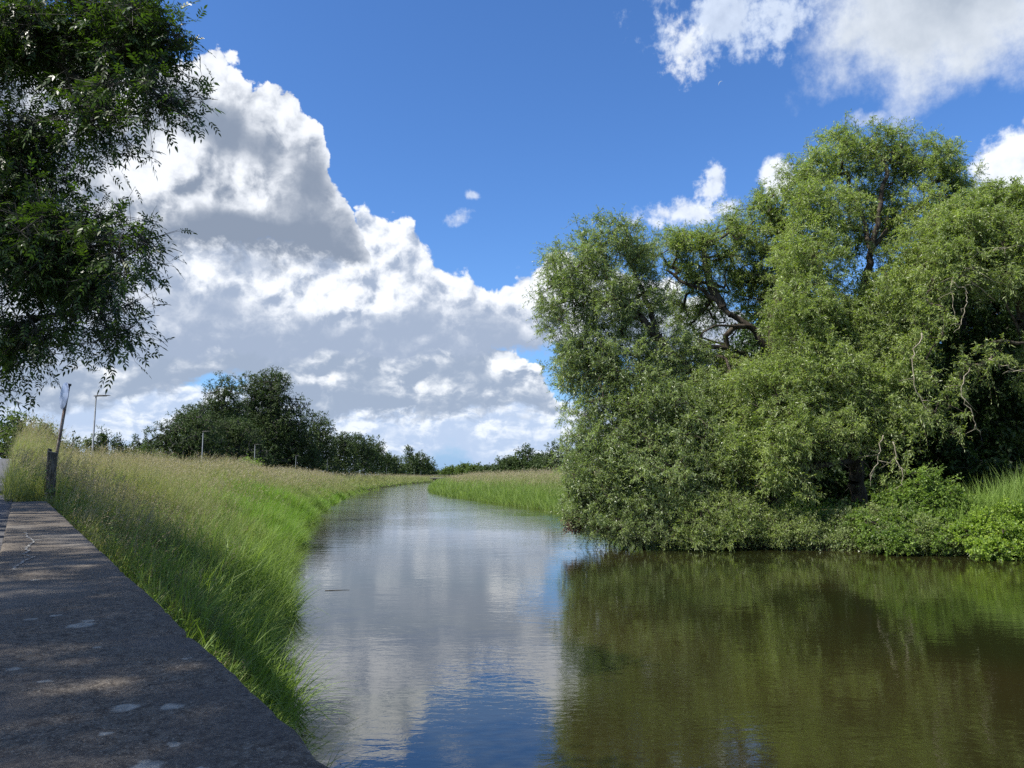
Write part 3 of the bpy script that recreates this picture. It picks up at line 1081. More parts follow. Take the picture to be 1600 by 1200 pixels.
for k in (-0.13, 0.13):
    b = Bag()
    q = cpos + ax * k
    V, F, T = pipe([q - fdir * 0.035, q + fdir * 0.001], 0.02, 8)
    b.add(V, F)
    b.build('bracket', M_DARKM, root, (baseP[0], baseP[1], gz))


# street lamps along the path behind the levee
def lamp(px_top, py_top, d, label, hgt=5.0):
    top = at(px_top, py_top, d)
    gz = top[2] - hgt
    root = empty('street_lamp', (top[0], d, gz))
    tag(root, label, 'street lamp', 'street lamps along the path behind the grassy bank')
    r0 = 0.065
    b = Bag()
    bag_pipe(b, [(0, 0, -0.5), (0, 0, 1.2)], r0, 12)
    bag_pipe(b, [(0, 0, 1.2), (0, 0, 1.24), (0, 0, hgt)], [r0, r0 * 0.72, r0 * 0.5], 12)
    b.build('lamp_post', M_GALV, root, smooth=True)
    b = Bag()
    # flat lantern reaching out to the right
    X = [(-0.06, 0.035), (0.05, 0.05), (0.30, 0.05), (0.62, 0.022), (0.66, 0.01)]
    V = []
    for x, h_ in X:
        w = 0.11 if x < 0.6 else 0.07
        V += [(x, -w, hgt + 0.02), (x, w, hgt + 0.02), (x, w * 0.8, hgt + 0.02 + h_), (x, -w * 0.8, hgt + 0.02 + h_)]
    V = np.array(V)
    V[:, 2] += V[:, 0] * 0.06
    k4 = np.arange(4)
    F = np.concatenate([np.stack([k4 + j * 4, (k4 + 1) % 4 + j * 4, (k4 + 1) % 4 + (j + 1) * 4, k4 + (j + 1) * 4], 1) for j in range(len(X) - 1)])
    b.add(V, F)
    b.add(V[:4], [[0, 1, 2, 3]])
    b.add(V[-4:], [[0, 1, 2, 3]])
    hd = b.build('lantern', M_DARKM, root)
    b = Bag()
    b.box((0.30, 0, hgt + 0.028), (0.36, 0.14, 0.012))
    b.build('lens', M_GLASS, hd)
    return root


lamp(150, 620, 36, 'tallest-looking grey street lamp rising over the near grass beside the round sign')
lamp(317.5, 675, 65, 'grey street lamp in front of the dark rounded trees, second from the sign')
lamp(398.5, 695, 93, 'grey street lamp beside the yellowish bush')
lamp(462.5, 712, 143, 'thin grey street lamp in front of the right part of the tall tree group')
lamp(511.5, 716, 164, 'thin grey street lamp under the small rounded tree right of the tall group')
lamp(552, 719, 193, 'thin grey street lamp in front of the low dark tree row')
lamp(582, 724, 246, 'thin grey street lamp before the dark domed tree near the gap in the row')
lamp(604, 727, 316, 'thin distant street lamp in the gap before the last trees')
lamp(647, 733, 400, 'tiny distant street lamp before the last clump of trees')
lamp(657.5, 736, 450, 'farthest street lamp, before the end of the last clump of trees')

# small footbridge far off, where the river turns
bd = 300.0
x0, x1 = at(672, 745, bd)[0], at(722, 745, bd)[0]
zd = at(700, 746.3, bd)[2]
root = empty('footbridge', ((x0 + x1) / 2, bd, 0.0))
tag(root, 'low dark footbridge crossing the far bend of the river', 'bridge')
cx = (x0 + x1) / 2
b = Bag()
b.box((0, 0, zd - 0.2), (x1 - x0, 2.2, 0.45))
b.build('deck', M_DARKM, root)
b = Bag()
for sy in (-1.05, 1.05):
    b.box((0, sy, zd + 1.05), (x1 - x0, 0.07, 0.08))
    for xx in np.linspace(x0 - cx + 0.1, x1 - cx - 0.1, 9):
        b.box((xx, sy, zd + 0.52), (0.07, 0.06, 1.0))
b.build('railing', M_DARKM, root)
for xx in (at(679, 750, bd)[0] - cx, at(700, 750, bd)[0] - cx):
    b = Bag()
    b.box((xx, 0, (zd - 0.425) / 2 - 0.7), (1.1, 1.8, zd - 0.425 + 1.4))
    b.build('pier', M_CONC, root)

# crescent moon, pale in the daylight
m, t, out = new_mat('moonlight')
e = t.n.new('ShaderNodeEmission')
e.inputs['Color'].default_value = (0.55, 0.68, 0.92, 1)
e.inputs['Strength'].default_value = 0.42
t.l.new(e.outputs[0], out.inputs['Surface'])
MD = 9000.0
c0 = at(1127, 131, MD)
rM = MD / FPX * 4.6
fw = unit((np.array([0, 0, CAM_Z]) - c0)[None])[0]
ri_ = unit(np.cross(fw, [0, 0, 1])[None])[0] * -1
up = np.cross(fw, ri_) * 1
if up[2] < 0:
    up = -up
if ri_[0] < 0:
    ri_ = -ri_
aa = np.linspace(-1.35, 1.35, 17)
rot = R(135)
V = []
for a in aa:
    o_ = np.array([math.cos(a), math.sin(a)]) * rM
    i_ = np.array([math.cos(a) * 0.72, math.sin(a)]) * rM
    for q in (o_, i_):
        x = q[0] * math.cos(rot) - q[1] * math.sin(rot)
        y = q[0] * math.sin(rot) + q[1] * math.cos(rot)
        V.append(c0 + ri_ * x + up * y)
V = np.array(V)
V2 = V - fw * rM * 0.3
n_ = len(V)
i = np.arange(16) * 2
F = np.stack([i, i + 1, i + 3, i + 2], 1)
Fs = np.concatenate([np.stack([i, i + 2, i + 2 + n_, i + n_], 1), np.stack([i + 1, i + 1 + n_, i + 3 + n_, i + 3], 1)])
mo = mesh_obj('moon', np.vstack([V, V2]), [np.concatenate([F, F[:, ::-1] + n_, Fs])], m, origin=c0)
mo.location = c0
tag(mo, kind='structure')

# ================================================================ trees
def B(px, py, rx, ry, depth, rz=None, w=1.0):
    """foliage mass measured on the photo: centre pixel, half sizes in pixels, distance; rz = half depth in metres"""
    c = at(px, py, depth)
    s = depth / FPX
    return (c, (rx * s, rz if rz is not None else (rx + ry) * 0.5 * s, ry * s), w)


def limb(pts, r0, r1, attach=None):
    return ([at(*p) if len(p) == 3 and p[0] > 30 or True else p for p in pts], r0, r1, attach)


Q = 1.0
GROUPW = 'willows leaning over the water on the right bank'
# --- willow reaching out over the river (left one of the group)
tr = at(1215, 845, 33)
tr[2] = float(ground_z(tr[0], tr[1])) - 0.2
L1 = [at(1215, 800, 33), at(1165, 690, 32.6), at(1120, 620, 32), at(1075, 578, 31.5), at(1030, 530, 31), at(1000, 497, 31), at(965, 470, 31), at(945, 430, 31)]
tree('willow', tr, [
    ([tr] + L1, 0.34, 0.07, None),
    ([at(1030, 530, 31), at(1010, 470, 31.5), at(985, 410, 32), at(978, 370, 32)], 0.09, 0.03, 1),
    ([at(1075, 578, 31.5), at(1000, 590, 30.5), at(930, 590, 30)], 0.08, 0.03, 1),
    ([at(1165, 690, 32.6), at(1050, 730, 30.5), at(960, 770, 29), at(915, 805, 28.5)], 0.14, 0.03, 1),
    ([at(1165, 690, 32.6), at(1080, 680, 29.5), at(1010, 690, 29)], 0.10, 0.03, 1)],
    [B(893, 415, 45, 48, 30.5, 1.6), B(948, 378, 52, 42, 31), B(1000, 400, 40, 45, 32), B(868, 470, 28, 48, 30, 1.4), B(935, 470, 62, 60, 30.5), B(1000, 480, 50, 60, 32),
     B(905, 560, 50, 60, 30), B(965, 580, 75, 70, 30.5), B(1050, 570, 60, 60, 31.5), B(940, 650, 58, 55, 29.5), B(1020, 650, 80, 70, 30),
     B(925, 720, 52, 60, 28.8), B(1000, 740, 80, 70, 28.8), B(1080, 720, 80, 80, 29.5), B(905, 775, 34, 40, 28.5, 1.0), B(960, 800, 60, 40, 28.5, 1.4), B(1100, 640, 60, 60, 30.5)],
    int(3300 * Q), (8, 11), 0.40, 0.125, 0.030, M_WILLOW, M_BARK, 11,
    'broad willow leaning left, its drooping boughs trailing over the river', 'tree', GROUPW, gapwl=1.05, gapthr=-0.12, droop=0.22, gauge=0.0068, lift=0.12)

# --- open-crowned willow in the middle, its bare forked limb against the cloud
tr = at(1270, 840, 35)
tr[2] = float(ground_z(tr[0], tr[1])) - 0.2
tree('willow', tr, [
    ([tr, at(1255, 700, 34.5), at(1235, 610, 34), at(1205, 553, 33.5), at(1170, 510, 33), at(1130, 480, 33), at(1095, 452, 33), at(1062, 437, 33), at(1042, 422, 33)], 0.32, 0.05, None),
    ([at(1205, 553, 33.5), at(1212, 490, 33), at(1225, 430, 33), at(1228, 370, 33)], 0.12, 0.03, 1),
    ([at(1130, 480, 33), at(1108, 440, 33), at(1100, 400, 33)], 0.09, 0.03, 1),
    ([at(1170, 510, 33), at(1120, 508, 32), at(1095, 520, 31.5), at(1090, 560, 31.5)], 0.06, 0.03, 1)],
    [B(1060, 385, 45, 30, 33), B(1110, 380, 50, 30, 33.5), B(1165, 365, 50, 38, 33.5), B(1210, 330, 50, 45, 33.5), B(1080, 425, 40, 30, 33.5, 1.0, 0.8), B(1150, 430, 50, 40, 34.5, 1.4, 0.7), B(1230, 400, 55, 55, 33.5),
     B(1200, 460, 60, 45, 35), B(1110, 560, 60, 40, 34, 1.5), B(1160, 610, 70, 60, 33), B(1085, 485, 60, 40, 35, 1.4, 0.9), B(1240, 520, 50, 60, 34)],
    int(2200 * Q), (8, 11), 0.40, 0.12, 0.029, M_WILLOW2, M_BARK, 21,
    'open-crowned willow with a dark forked limb showing against the cloud', 'tree', GROUPW, gapwl=0.95, gapthr=-0.12, droop=0.2, gauge=0.0085, lift=0.15)

# --- tallest willow
tr = at(1345, 845, 32)
tr[2] = float(ground_z(tr[0], tr[1])) - 0.2
tree('willow', tr, [
    ([tr, at(1335, 720, 31.5), at(1333, 620, 31), at(1340, 540, 31), at(1350, 450, 31), at(1362, 390, 31), at(1372, 340, 31), at(1385, 260, 31)], 0.33, 0.06, None),
    ([at(1362, 390, 31), at(1345, 335, 31.5), at(1325, 290, 31.5)], 0.12, 0.03, 1),
    ([at(1362, 390, 31), at(1400, 345, 31.5), at(1450, 310, 31.5)], 0.11, 0.03, 1),
    ([at(1340, 540, 31), at(1295, 470, 30.5), at(1275, 400, 30.5)], 0.13, 0.03, 1),
    ([at(1350, 450, 31), at(1420, 420, 30), at(1470, 400, 29.5)], 0.13, 0.03, 1),
    ([at(1333, 620, 31), at(1270, 600, 29.5), at(1200, 640, 29)], 0.13, 0.03, 1),
    ([at(1335, 720, 31.5), at(1260, 730, 29), at(1180, 760, 28.5)], 0.11, 0.03, 1)],
    [B(1265, 275, 40, 38, 31.5), B(1320, 240, 50, 42, 31.5), B(1385, 232, 50, 42, 31.5), B(1445, 255, 50, 42, 31.5), B(1490, 290, 38, 42, 31.5), B(1290, 330, 60, 50, 30.5, 1.6), B(1350, 300, 50, 40, 32.5, 1.4, 0.6),
     B(1420, 330, 60, 45, 31.5, 1.6, .8), B(1265, 405, 60, 60, 30, 1.5), B(1330, 380, 40, 35, 32.5, 1.2, 0.35), B(1440, 395, 70, 50, 30, 1.6), B(1255, 490, 60, 60, 29.5, 1.6), B(1320, 500, 50, 50, 30, 1.6, .8), B(1390, 480, 65, 60, 29.5, 1.6),
     B(1270, 580, 75, 60, 29), B(1360, 580, 65, 60, 29, 1.5), B(1200, 620, 70, 60, 29.3), B(1250, 670, 80, 55, 28.6), B(1340, 660, 60, 50, 28.8, 1.3, .8), B(1180, 710, 75, 60, 28.8), B(1225, 745, 50, 34, 28.4, 1.1, .6), B(1410, 560, 40, 60, 29, 1.1, .7), B(1380, 350, 50, 45, 32.5, 1.3, .5), B(1310, 615, 40, 40, 28.8, 1.0, .3), B(1385, 745, 30, 36, 28.0, .8, .4)],
    int(4100 * Q), (8, 11), 0.40, 0.125, 0.030, M_WILLOW2, M_BARK, 31,
    'tallest willow, a dense light green dome above its ivy-dark trunk', 'tree', GROUPW, gapwl=1.05, gapthr=-0.1, droop=0.22, gauge=0.0050, lift=0.12)

# --- willow at the right with pale dead twigs hanging below its crown
tr = at(1640, 850, 30.5)
tr[2] = float(ground_z(tr[0], tr[1])) - 0.2
wr4 = tree('willow', tr, [
    ([tr, at(1625, 700, 30), at(1612, 560, 29), at(1590, 450, 28.5), at(1570, 380, 28.5), at(1560, 330, 28.5)], 0.26, 0.05, None),
    ([at(1590, 450, 28.5), at(1540, 400, 28), at(1480, 380, 28)], 0.12, 0.03, 1),
    ([at(1612, 560, 29), at(1570, 470, 28)], 0.06, 0.04, 1)],
    [B(1555, 315, 42, 32, 28.5), B(1610, 330, 60, 42, 28.5), B(1500, 350, 55, 42, 28), B(1575, 380, 70, 45, 28), B(1480, 410, 48, 35, 27.6, 1.2), B(1625, 430, 60, 50, 28), B(1560, 440, 45, 25, 27.8, 1.0, .6),
     B(1450, 480, 34, 44, 27.8, 1.0, .35), B(1430, 560, 32, 56, 27.8, 0.9, .35), B(1530, 560, 50, 30, 27.6, 0.8, .18), B(1478, 650, 28, 40, 27.6, 0.8, .35), B(1412, 650, 34, 50, 28, 0.9, .45), B(1500, 610, 34, 20, 27.6, 0.8, .15),
     B(1660, 560, 60, 80, 28, 1.2), B(1700, 400, 80, 90, 29)],
    int(2300 * Q), (8, 11), 0.38, 0.125, 0.030, M_WILLOW2, M_BARK, 41,
    'willow at the right edge with pale bare twigs hanging below its crown', 'tree', GROUPW, gapwl=0.95, gapthr=-0.12, droop=0.28, gauge=0.0055, lift=0.1)

# pale dead twigs hanging free below the crown
def dead_twigs(root, paths, seed):
    r = np.random.default_rng(seed)
    o0 = np.array(root.location)
    for pth in paths:
        b = Bag()
        pts = np.array([at(*p) for p in pth])
        L = np.linspace(0, len(pts) - 1, len(pts) * 4)
        q = np.stack([np.interp(L, np.arange(len(pts)), pts[:, i]) for i in range(3)], 1)
        q[1:-1] += r.normal(size=(len(q) - 2, 3)) * 0.035
        bag_pipe(b, q, np.linspace(0.022, 0.008, len(q)), 6)
        for k in range(4):
            j = r.integers(3, len(q) - 2)
            e = q[j] + np.array([r.normal() * 0.35, r.normal() * 0.15, r.uniform(-0.5, 0.15)])
            bag_pipe(b, [q[j], (q[j] + e) / 2 + r.normal(size=3) * 0.06, e], [0.010, 0.008, 0.004], 4)
        b.build('dead_branch', M_TWIG, root, o0)


dead_twigs(wr4, [[(1555, 470, 27.6), (1500, 425, 27.0), (1488, 430, 26.9), (1486, 470, 26.9), (1492, 495, 26.9)],
                 [(1500, 425, 27.0), (1520, 418, 26.9), (1545, 438, 26.8)],
                 [(1488, 440, 27.0), (1508, 452, 26.9), (1512, 470, 26.8), (1503, 505, 26.8), (1490, 520, 26.8)],
                 [(1600, 385, 27.0), (1560, 388, 26.8), (1540, 400, 26.8), (1520, 385, 26.8)],
                 [(1440, 520, 27.0), (1425, 560, 26.9), (1430, 610, 26.8), (1458, 650, 26.8)],
                 [(1515, 575, 27.0), (1500, 610, 26.9), (1520, 650, 26.8), (1532, 680, 26.8)],
                 [(1545, 560, 27.0), (1575, 575, 26.9), (1600, 580, 26.8)],
                 [(1380, 680, 27.4), (1372, 720, 27.3), (1360, 760, 27.2)],
                 [(1395, 690, 27.4), (1408, 730, 27.3), (1412, 770, 27.2)]], 45)

# --- dark dense trees closing the view behind
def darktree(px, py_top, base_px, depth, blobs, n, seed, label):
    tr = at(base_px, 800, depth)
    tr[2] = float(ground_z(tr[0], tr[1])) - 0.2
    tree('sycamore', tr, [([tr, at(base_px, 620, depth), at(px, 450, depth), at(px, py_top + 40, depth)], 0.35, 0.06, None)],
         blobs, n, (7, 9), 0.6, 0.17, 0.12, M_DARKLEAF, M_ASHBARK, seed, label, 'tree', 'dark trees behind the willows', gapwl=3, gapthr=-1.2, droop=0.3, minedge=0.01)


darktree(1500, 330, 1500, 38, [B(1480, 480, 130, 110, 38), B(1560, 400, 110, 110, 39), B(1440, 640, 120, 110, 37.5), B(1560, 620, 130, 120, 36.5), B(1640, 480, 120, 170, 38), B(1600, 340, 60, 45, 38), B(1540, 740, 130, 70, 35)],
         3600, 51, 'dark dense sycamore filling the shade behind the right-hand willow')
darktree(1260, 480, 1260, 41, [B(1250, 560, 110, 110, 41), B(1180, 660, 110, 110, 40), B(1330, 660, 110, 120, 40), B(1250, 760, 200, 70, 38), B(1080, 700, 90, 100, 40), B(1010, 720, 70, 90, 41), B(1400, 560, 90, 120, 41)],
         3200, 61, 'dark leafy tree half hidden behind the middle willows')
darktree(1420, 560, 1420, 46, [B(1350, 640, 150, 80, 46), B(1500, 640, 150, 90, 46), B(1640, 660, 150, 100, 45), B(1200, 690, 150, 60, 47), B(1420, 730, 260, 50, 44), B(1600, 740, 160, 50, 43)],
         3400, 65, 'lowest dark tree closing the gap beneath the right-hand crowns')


# --- low willow scrub at the water's edge
def shrub(name, label, blobs, n, seed, mat, leafL, leafW, base, cat='shrub', group=None, per=(7, 10), twig=0.3, droop=0.15, lift=0.5, stems=6, bark=None, gapthr=-0.9):
    bz = float(ground_z(base[0], base[1]))
    base = np.array([base[0], base[1], bz])
    r = np.random.default_rng(seed)
    lm = []
    cen = np.array([b_[0] for b_ in blobs])
    for i_ in range(stems):
        c_ = cen[i_ % len(cen)] + r.normal(size=3) * 0.3
        b0 = base + np.array([r.normal() * 0.4, r.normal() * 0.3, -0.15])
        b0 = b0 + (np.array([c_[0], c_[1], b0[2]]) - b0) * r.uniform(0.1, 0.55)
        lm.append(([b0, b0 * 0.5 + c_ * 0.5 + np.array([0, 0, 0.15]), c_], 0.035, 0.012, None))
    return tree(name, base, lm, blobs, n, per, twig, leafL, leafW, mat, bark or M_BARK, seed, label, cat, group, gapwl=0.9, gapthr=gapthr, droop=droop, gauge=0.005, maxr=0.05,
                parent_names=('stems', 'foliage'), lift=lift, shell=0.3)


GS = 'low willow scrub at the foot of the willows'
b0 = at(1000, 840, 31)
shrub('willow_shrub', 'grey-green willow scrub dipping into the water under the leaning willow', [B(940, 810, 50, 28, 28.5), B(1010, 815, 60, 32, 28), B(985, 835, 35, 14, 27.9, .6)], 420, 71, M_WILLOW, 0.09, 0.022, b0, group=GS)
b0 = at(1130, 845, 30)
shrub('willow_shrub', 'rounded bright willow scrub in the middle of the waterline', [B(1085, 815, 55, 38, 27.9), B(1150, 810, 60, 36, 28), B(1110, 840, 70, 16, 27.4, .8), B(1060, 845, 35, 10, 27.3, .5)], 620, 72, M_WILLOW2, 0.085, 0.022, b0, group=GS)
b0 = at(1240, 840, 30)
shrub('willow_shrub', 'low willow scrub right of the rounded one, before the dark hollow', [B(1220, 825, 55, 26, 28), B(1265, 835, 28, 16, 27.8, .7)], 330, 73, M_WILLOW2, 0.085, 0.022, b0, group=GS)
b0 = at(1330, 845, 28)
shrub('willow_shrub', 'sparse dark willow scrub in the hollow below the tallest willow', [B(1310, 838, 40, 18, 28, .8), B(1345, 845, 34, 14, 27.5, .7), B(1335, 815, 40, 22, 28.3, .8, .6)], 300, 77, M_WILLOW, 0.085, 0.022, b0, group=GS)
b0 = at(1410, 830, 28)
shrub('willow_shrub', 'willow scrub between the dark hollow and the bramble mound', [B(1385, 825, 48, 30, 27.0), B(1440, 835, 50, 26, 26.3), B(1410, 850, 60, 12, 26.2, .6)], 480, 74, M_WILLOW2, 0.085, 0.022, b0, group=GS)
r5 = np.random.default_rng(55)


def mound(px0, px1, tops, step, dep_top, dep_low, low):
    """an irregular bank of growth: masses stepped down from the ragged top to the waterline"""
    out = []
    for px in np.arange(px0, px1, step):
        ty = np.interp(px, [t_[0] for t_ in tops], [t_[1] for t_ in tops]) + r5.normal() * 5
        rows = max(2, int((low - ty) / 26))
        for k in range(rows):
            f = (k + 0.5) / rows
            out.append(B(px + r5.normal() * 8, ty + 12 + (low - ty - 18) * f, r5.uniform(17, 30), r5.uniform(11, 21), dep_top + (dep_low - dep_top) * f + r5.normal() * 0.15, r5.uniform(.3, .6), r5.uniform(.5, 1.2)))
    return out


b0 = at(1450, 800, 28)
shrub('bramble', 'sunlit bramble mound with small rounded leaves, left of the reeds', mound(1372, 1520, [(1370, 790), (1400, 748), (1440, 728), (1475, 748), (1520, 775)], 19, 27.6, 25.7, 862), 1500, 75, M_BRAMBLE, 0.072, 0.05, b0, 'bush', twig=0.24, droop=0.1, stems=12)
b0 = at(1570, 820, 27)
shrub('balsam_bush', 'yellow-green leafy bush at the waterline, at the right edge', mound(1520, 1700, [(1520, 800), (1570, 785), (1600, 800), (1640, 780), (1700, 770)], 18, 26.0, 24.2, 876), 1500, 76, M_BALSAM, 0.08, 0.05, b0, 'bush', twig=0.2, droop=0.05, stems=12)
# withered spray that hangs into the river
b0 = at(893, 832, 28.6)
root = empty('fallen_branch', (b0[0], b0[1], 0.0))
tag(root, 'withered reddish branch tip dipping into the water at the far left of the willows', 'branch')
C = blob_points([B(893, 822, 17, 9, 28.6, 0.4), B(900, 812, 14, 14, 28.6, .3)], 60, 91, 0.2)
lm = [([at(935, 800, 28.7), at(915, 806, 28.6), at(903, 812, 28.6), at(893, 830, 28.6)], 0.03, 0.01, None)]
P0, P1, R0, R1, D = grow(lm, C, 0.004, 0.03, 0.1, 92)
b = Bag()
V, F = tubes(P0, P1, R0, R1, 5)
b.add(V, F)
b.build('stem', M_BARK, root, (b0[0], b0[1], 0.0))
V, F, tn, tw = foliage(C, D, (5, 6), 0.22, 0.10, 0.04, 93, 0.5)
c = Bag()
c.add(V, F, tn)
c.build('withered_leaves', M_DEADLEAF, root, (b0[0], b0[1], 0.0))

# --- ash tree overhanging the wall from the far side of the road
base = W0 + WD * 14.0 + WN * 8.2
tr = np.array([base[0], base[1], float(ground_z(base[0], base[1])) - 0.2])
AB = [B(40, 60, 130, 90, 9.0, 1.3), B(150, 30, 100, 60, 8.6, 1.0), B(238, 40, 46, 50, 8.4, .6), B(215, 75, 60, 35, 8.6, .7), B(120, 140, 85, 38, 8.8, .8, .45), B(245, 140, 52, 26, 8.2, .5, .7), B(160, 185, 60, 40, 8.4, .6, .7), B(205, 205, 36, 26, 8.3, .4, .5),
      B(30, 235, 72, 75, 9.0, 1.1), B(15, 330, 100, 90, 9.2, 1.2), B(110, 370, 75, 60, 8.8, .9), B(190, 365, 38, 26, 8.4, .4, .5), B(205, 425, 42, 42, 8.6, .5, .8), B(160, 470, 60, 50, 8.8, .7), B(60, 450, 90, 75, 9.2, 1.1),
      B(175, 520, 42, 28, 8.8, .5, .7), B(36, 535, 58, 34, 9.2, .8), B(12, 585, 26, 18, 9.2, .5, .5), B(-100, 300, 110, 200, 9.5, 1.4, .3), B(-120, 520, 90, 100, 9.5, 1.2, .3), B(-60, 60, 100, 100, 9.5, 1.3, .4), B(125, 425, 60, 40, 9.4, .9)]
ABO = [(np.array(c_), np.array(r_), w_) for c_, r_, w_ in [  # unseen crown masses outside the frame, most added to shade the wall
    ((-12.0, 10, 10.5), (2.6, 2.6, 1.4), .2), ((-14, 13, 10), (2.6, 2.6, 1.8), .3), ((-6.0, 3.0, 8.5), (1.8, 1.5, .9), .4), ((-13, 9, 7.5), (2.5, 2.5, 2), .3),
    ((-3.9, -1.6, 7.8), (1.6, 1.4, .8), 1.3), ((-4.8, 0.3, 8.0), (1.6, 1.4, .9), 1.3), ((-5.8, 2.2, 8.2), (1.7, 1.5, 1.0), 1.2), ((-7.0, 4.2, 8.3), (1.5, 1.4, .9), .7), ((-8.6, 6.3, 8.2), (1.4, 1.4, .9), .5), ((-10.2, 8.6, 8), (1.4, 1.4, .9), .5), ((-11.6, 11, 8), (2, 2, 1.2), .8), ((-3.2, -3.2, 7.6), (1.6, 1.2, .8), 1.0)]]
hub = np.array([tr[0] + 0.6, tr[1] - 0.8, 5.5])
hub2 = np.array([tr[0] + 1.0, tr[1] - 1.2, 8.0])
ALIMBS = [([tr, tr + np.array([0.1, -0.1, 1.5]), hub, hub2, hub2 + np.array([0.5, -0.3, 2.5])], 0.38, 0.12, None),
          ([hub2, at(-20, 20, 9.3), at(100, 112, 8.8), at(150, 132, 8.5), at(235, 136, 8.3)], 0.09, 0.012, 1),
          ([hub, at(-60, 250, 9.6), at(50, 200, 9.0), at(100, 165, 8.8), at(150, 185, 8.5)], 0.08, 0.012, 1),
          ([hub, at(-80, 420, 9.6), at(60, 400, 9.2), at(150, 385, 8.7), at(215, 365, 8.4)], 0.09, 0.010, 1),
          ([hub, at(-80, 520, 9.6), at(50, 500, 9.2), at(150, 480, 8.9)], 0.07, 0.012, 1),
          ([hub2, np.array([-9.0, 7.0, 8.4]), np.array([-6.8, 3.6, 8.3]), np.array([-5.0, 0.6, 8.0]), np.array([-3.6, -2.2, 7.7])], 0.12, 0.02, 1),
          ([hub2, np.array([-12.0, 9.5, 10.0])], 0.10, 0.03, 1)]
root = empty('ash_tree', tr)
tag(root, 'dark ash tree overhanging from the upper left, with feathery compound leaves', 'tree')
gap = Wob(77, 0.9)
C = np.vstack([blob_points(AB, 900, 81, 0.2, gap, -0.12), blob_points(ABO, 1450, 82, 0.3, Wob(78, 1.1), -0.5)])
P0, P1, R0, R1, D = grow(ALIMBS, C, 0.0045, 0.15, 0.10, 83)
b = Bag()
V, F = tubes(P0, P1 + (P1 - P0) * 0.03, R0, R1, 7)
b.add(V, F)
b.build('trunk', M_ASHBARK, root, tr)
# compound leaves: a drooping rachis with leaflets in pairs
r = np.random.default_rng(84)
npc = 13
nC = len(C)
base_p = C[:, None] + r.normal(size=(nC, npc, 3)) * 0.16
rd = unit(r.normal(size=(nC, npc, 3)) + D[:, None] * 0.9)
rd[..., 2] -= 0.12
rd = unit(rd).reshape(-1, 3)
bp = base_p.reshape(-1, 3)
RL = 0.21 * r.uniform(0.7, 1.25, len(bp))
pairs = 4
PP, DD, NN_, LL = [], [], [], []
sidev = unit(np.cross(rd, np.array([0, 0, 1.0])) + 1e-6)
upv = unit(np.cross(sidev, rd))
roll = r.normal(size=len(bp)) * 0.7
s2 = sidev * np.cos(roll)[:, None] + upv * np.sin(roll)[:, None]
n2 = unit(np.cross(s2, rd))
for k in range(pairs + 1):
    f = 0.28 + 0.72 * k / pairs
    pk = bp + rd * (RL * f)[:, None]
    pk[:, 2] -= RL * f * f * 0.18
    if k == pairs:
        dk = unit(rd + np.array([0, 0, -0.35]))
        PP.append(pk); DD.append(dk); NN_.append(n2); LL.append(RL * 0.34)
    else:
        for sg in (-1, 1):
            dk = unit(s2 * sg + rd * 0.75 + np.array([0, 0, -0.22]) + r.normal(size=pk.shape) * 0.12)
            PP.append(pk); DD.append(dk); NN_.append(unit(n2 + r.normal(size=pk.shape) * 0.25)); LL.append(RL * (0.30 if k else 0.24))
PP, DD, NN_, LL = map(np.concatenate, (PP, DD, NN_, LL))
LL = LL * r.uniform(0.85, 1.15, len(LL))
# leaflet outline: six-sided lance shape
S = unit(np.cross(DD, NN_))
L_ = LL[:, None]
Wd_ = L_ * 0.17
pts6 = [PP, PP + DD * L_ * 0.3 + S * Wd_, PP + DD * L_ * 0.62 + S * Wd_ * 0.85, PP + DD * L_ - np.array([0, 0, 0.12]) * L_, PP + DD * L_ * 0.62 - S * Wd_ * 0.85, PP + DD * L_ * 0.3 - S * Wd_]
V = np.stack(pts6, 1).reshape(-1, 3)
F = np.arange(len(PP) * 6).reshape(-1, 6)
c = Bag()
c.add(V, F, np.clip(r.normal(0.45, 0.28, len(PP)), 0, 1))
end = bp + rd * RL[:, None]
end[:, 2] -= RL * 0.18
tv, tf = tubes(bp, end, 0.0016, 0.001, 3)
c.add(tv, tf, 0.2, 1)
# twiglets that carry the leaves
tv, tf = tubes(np.repeat(C, npc, 0), bp, 0.004, 0.002, 3)
c.add(tv, tf, 0.2, 1)
c.build('crown', [M_ASH, M_ASHBARK], root, tr)

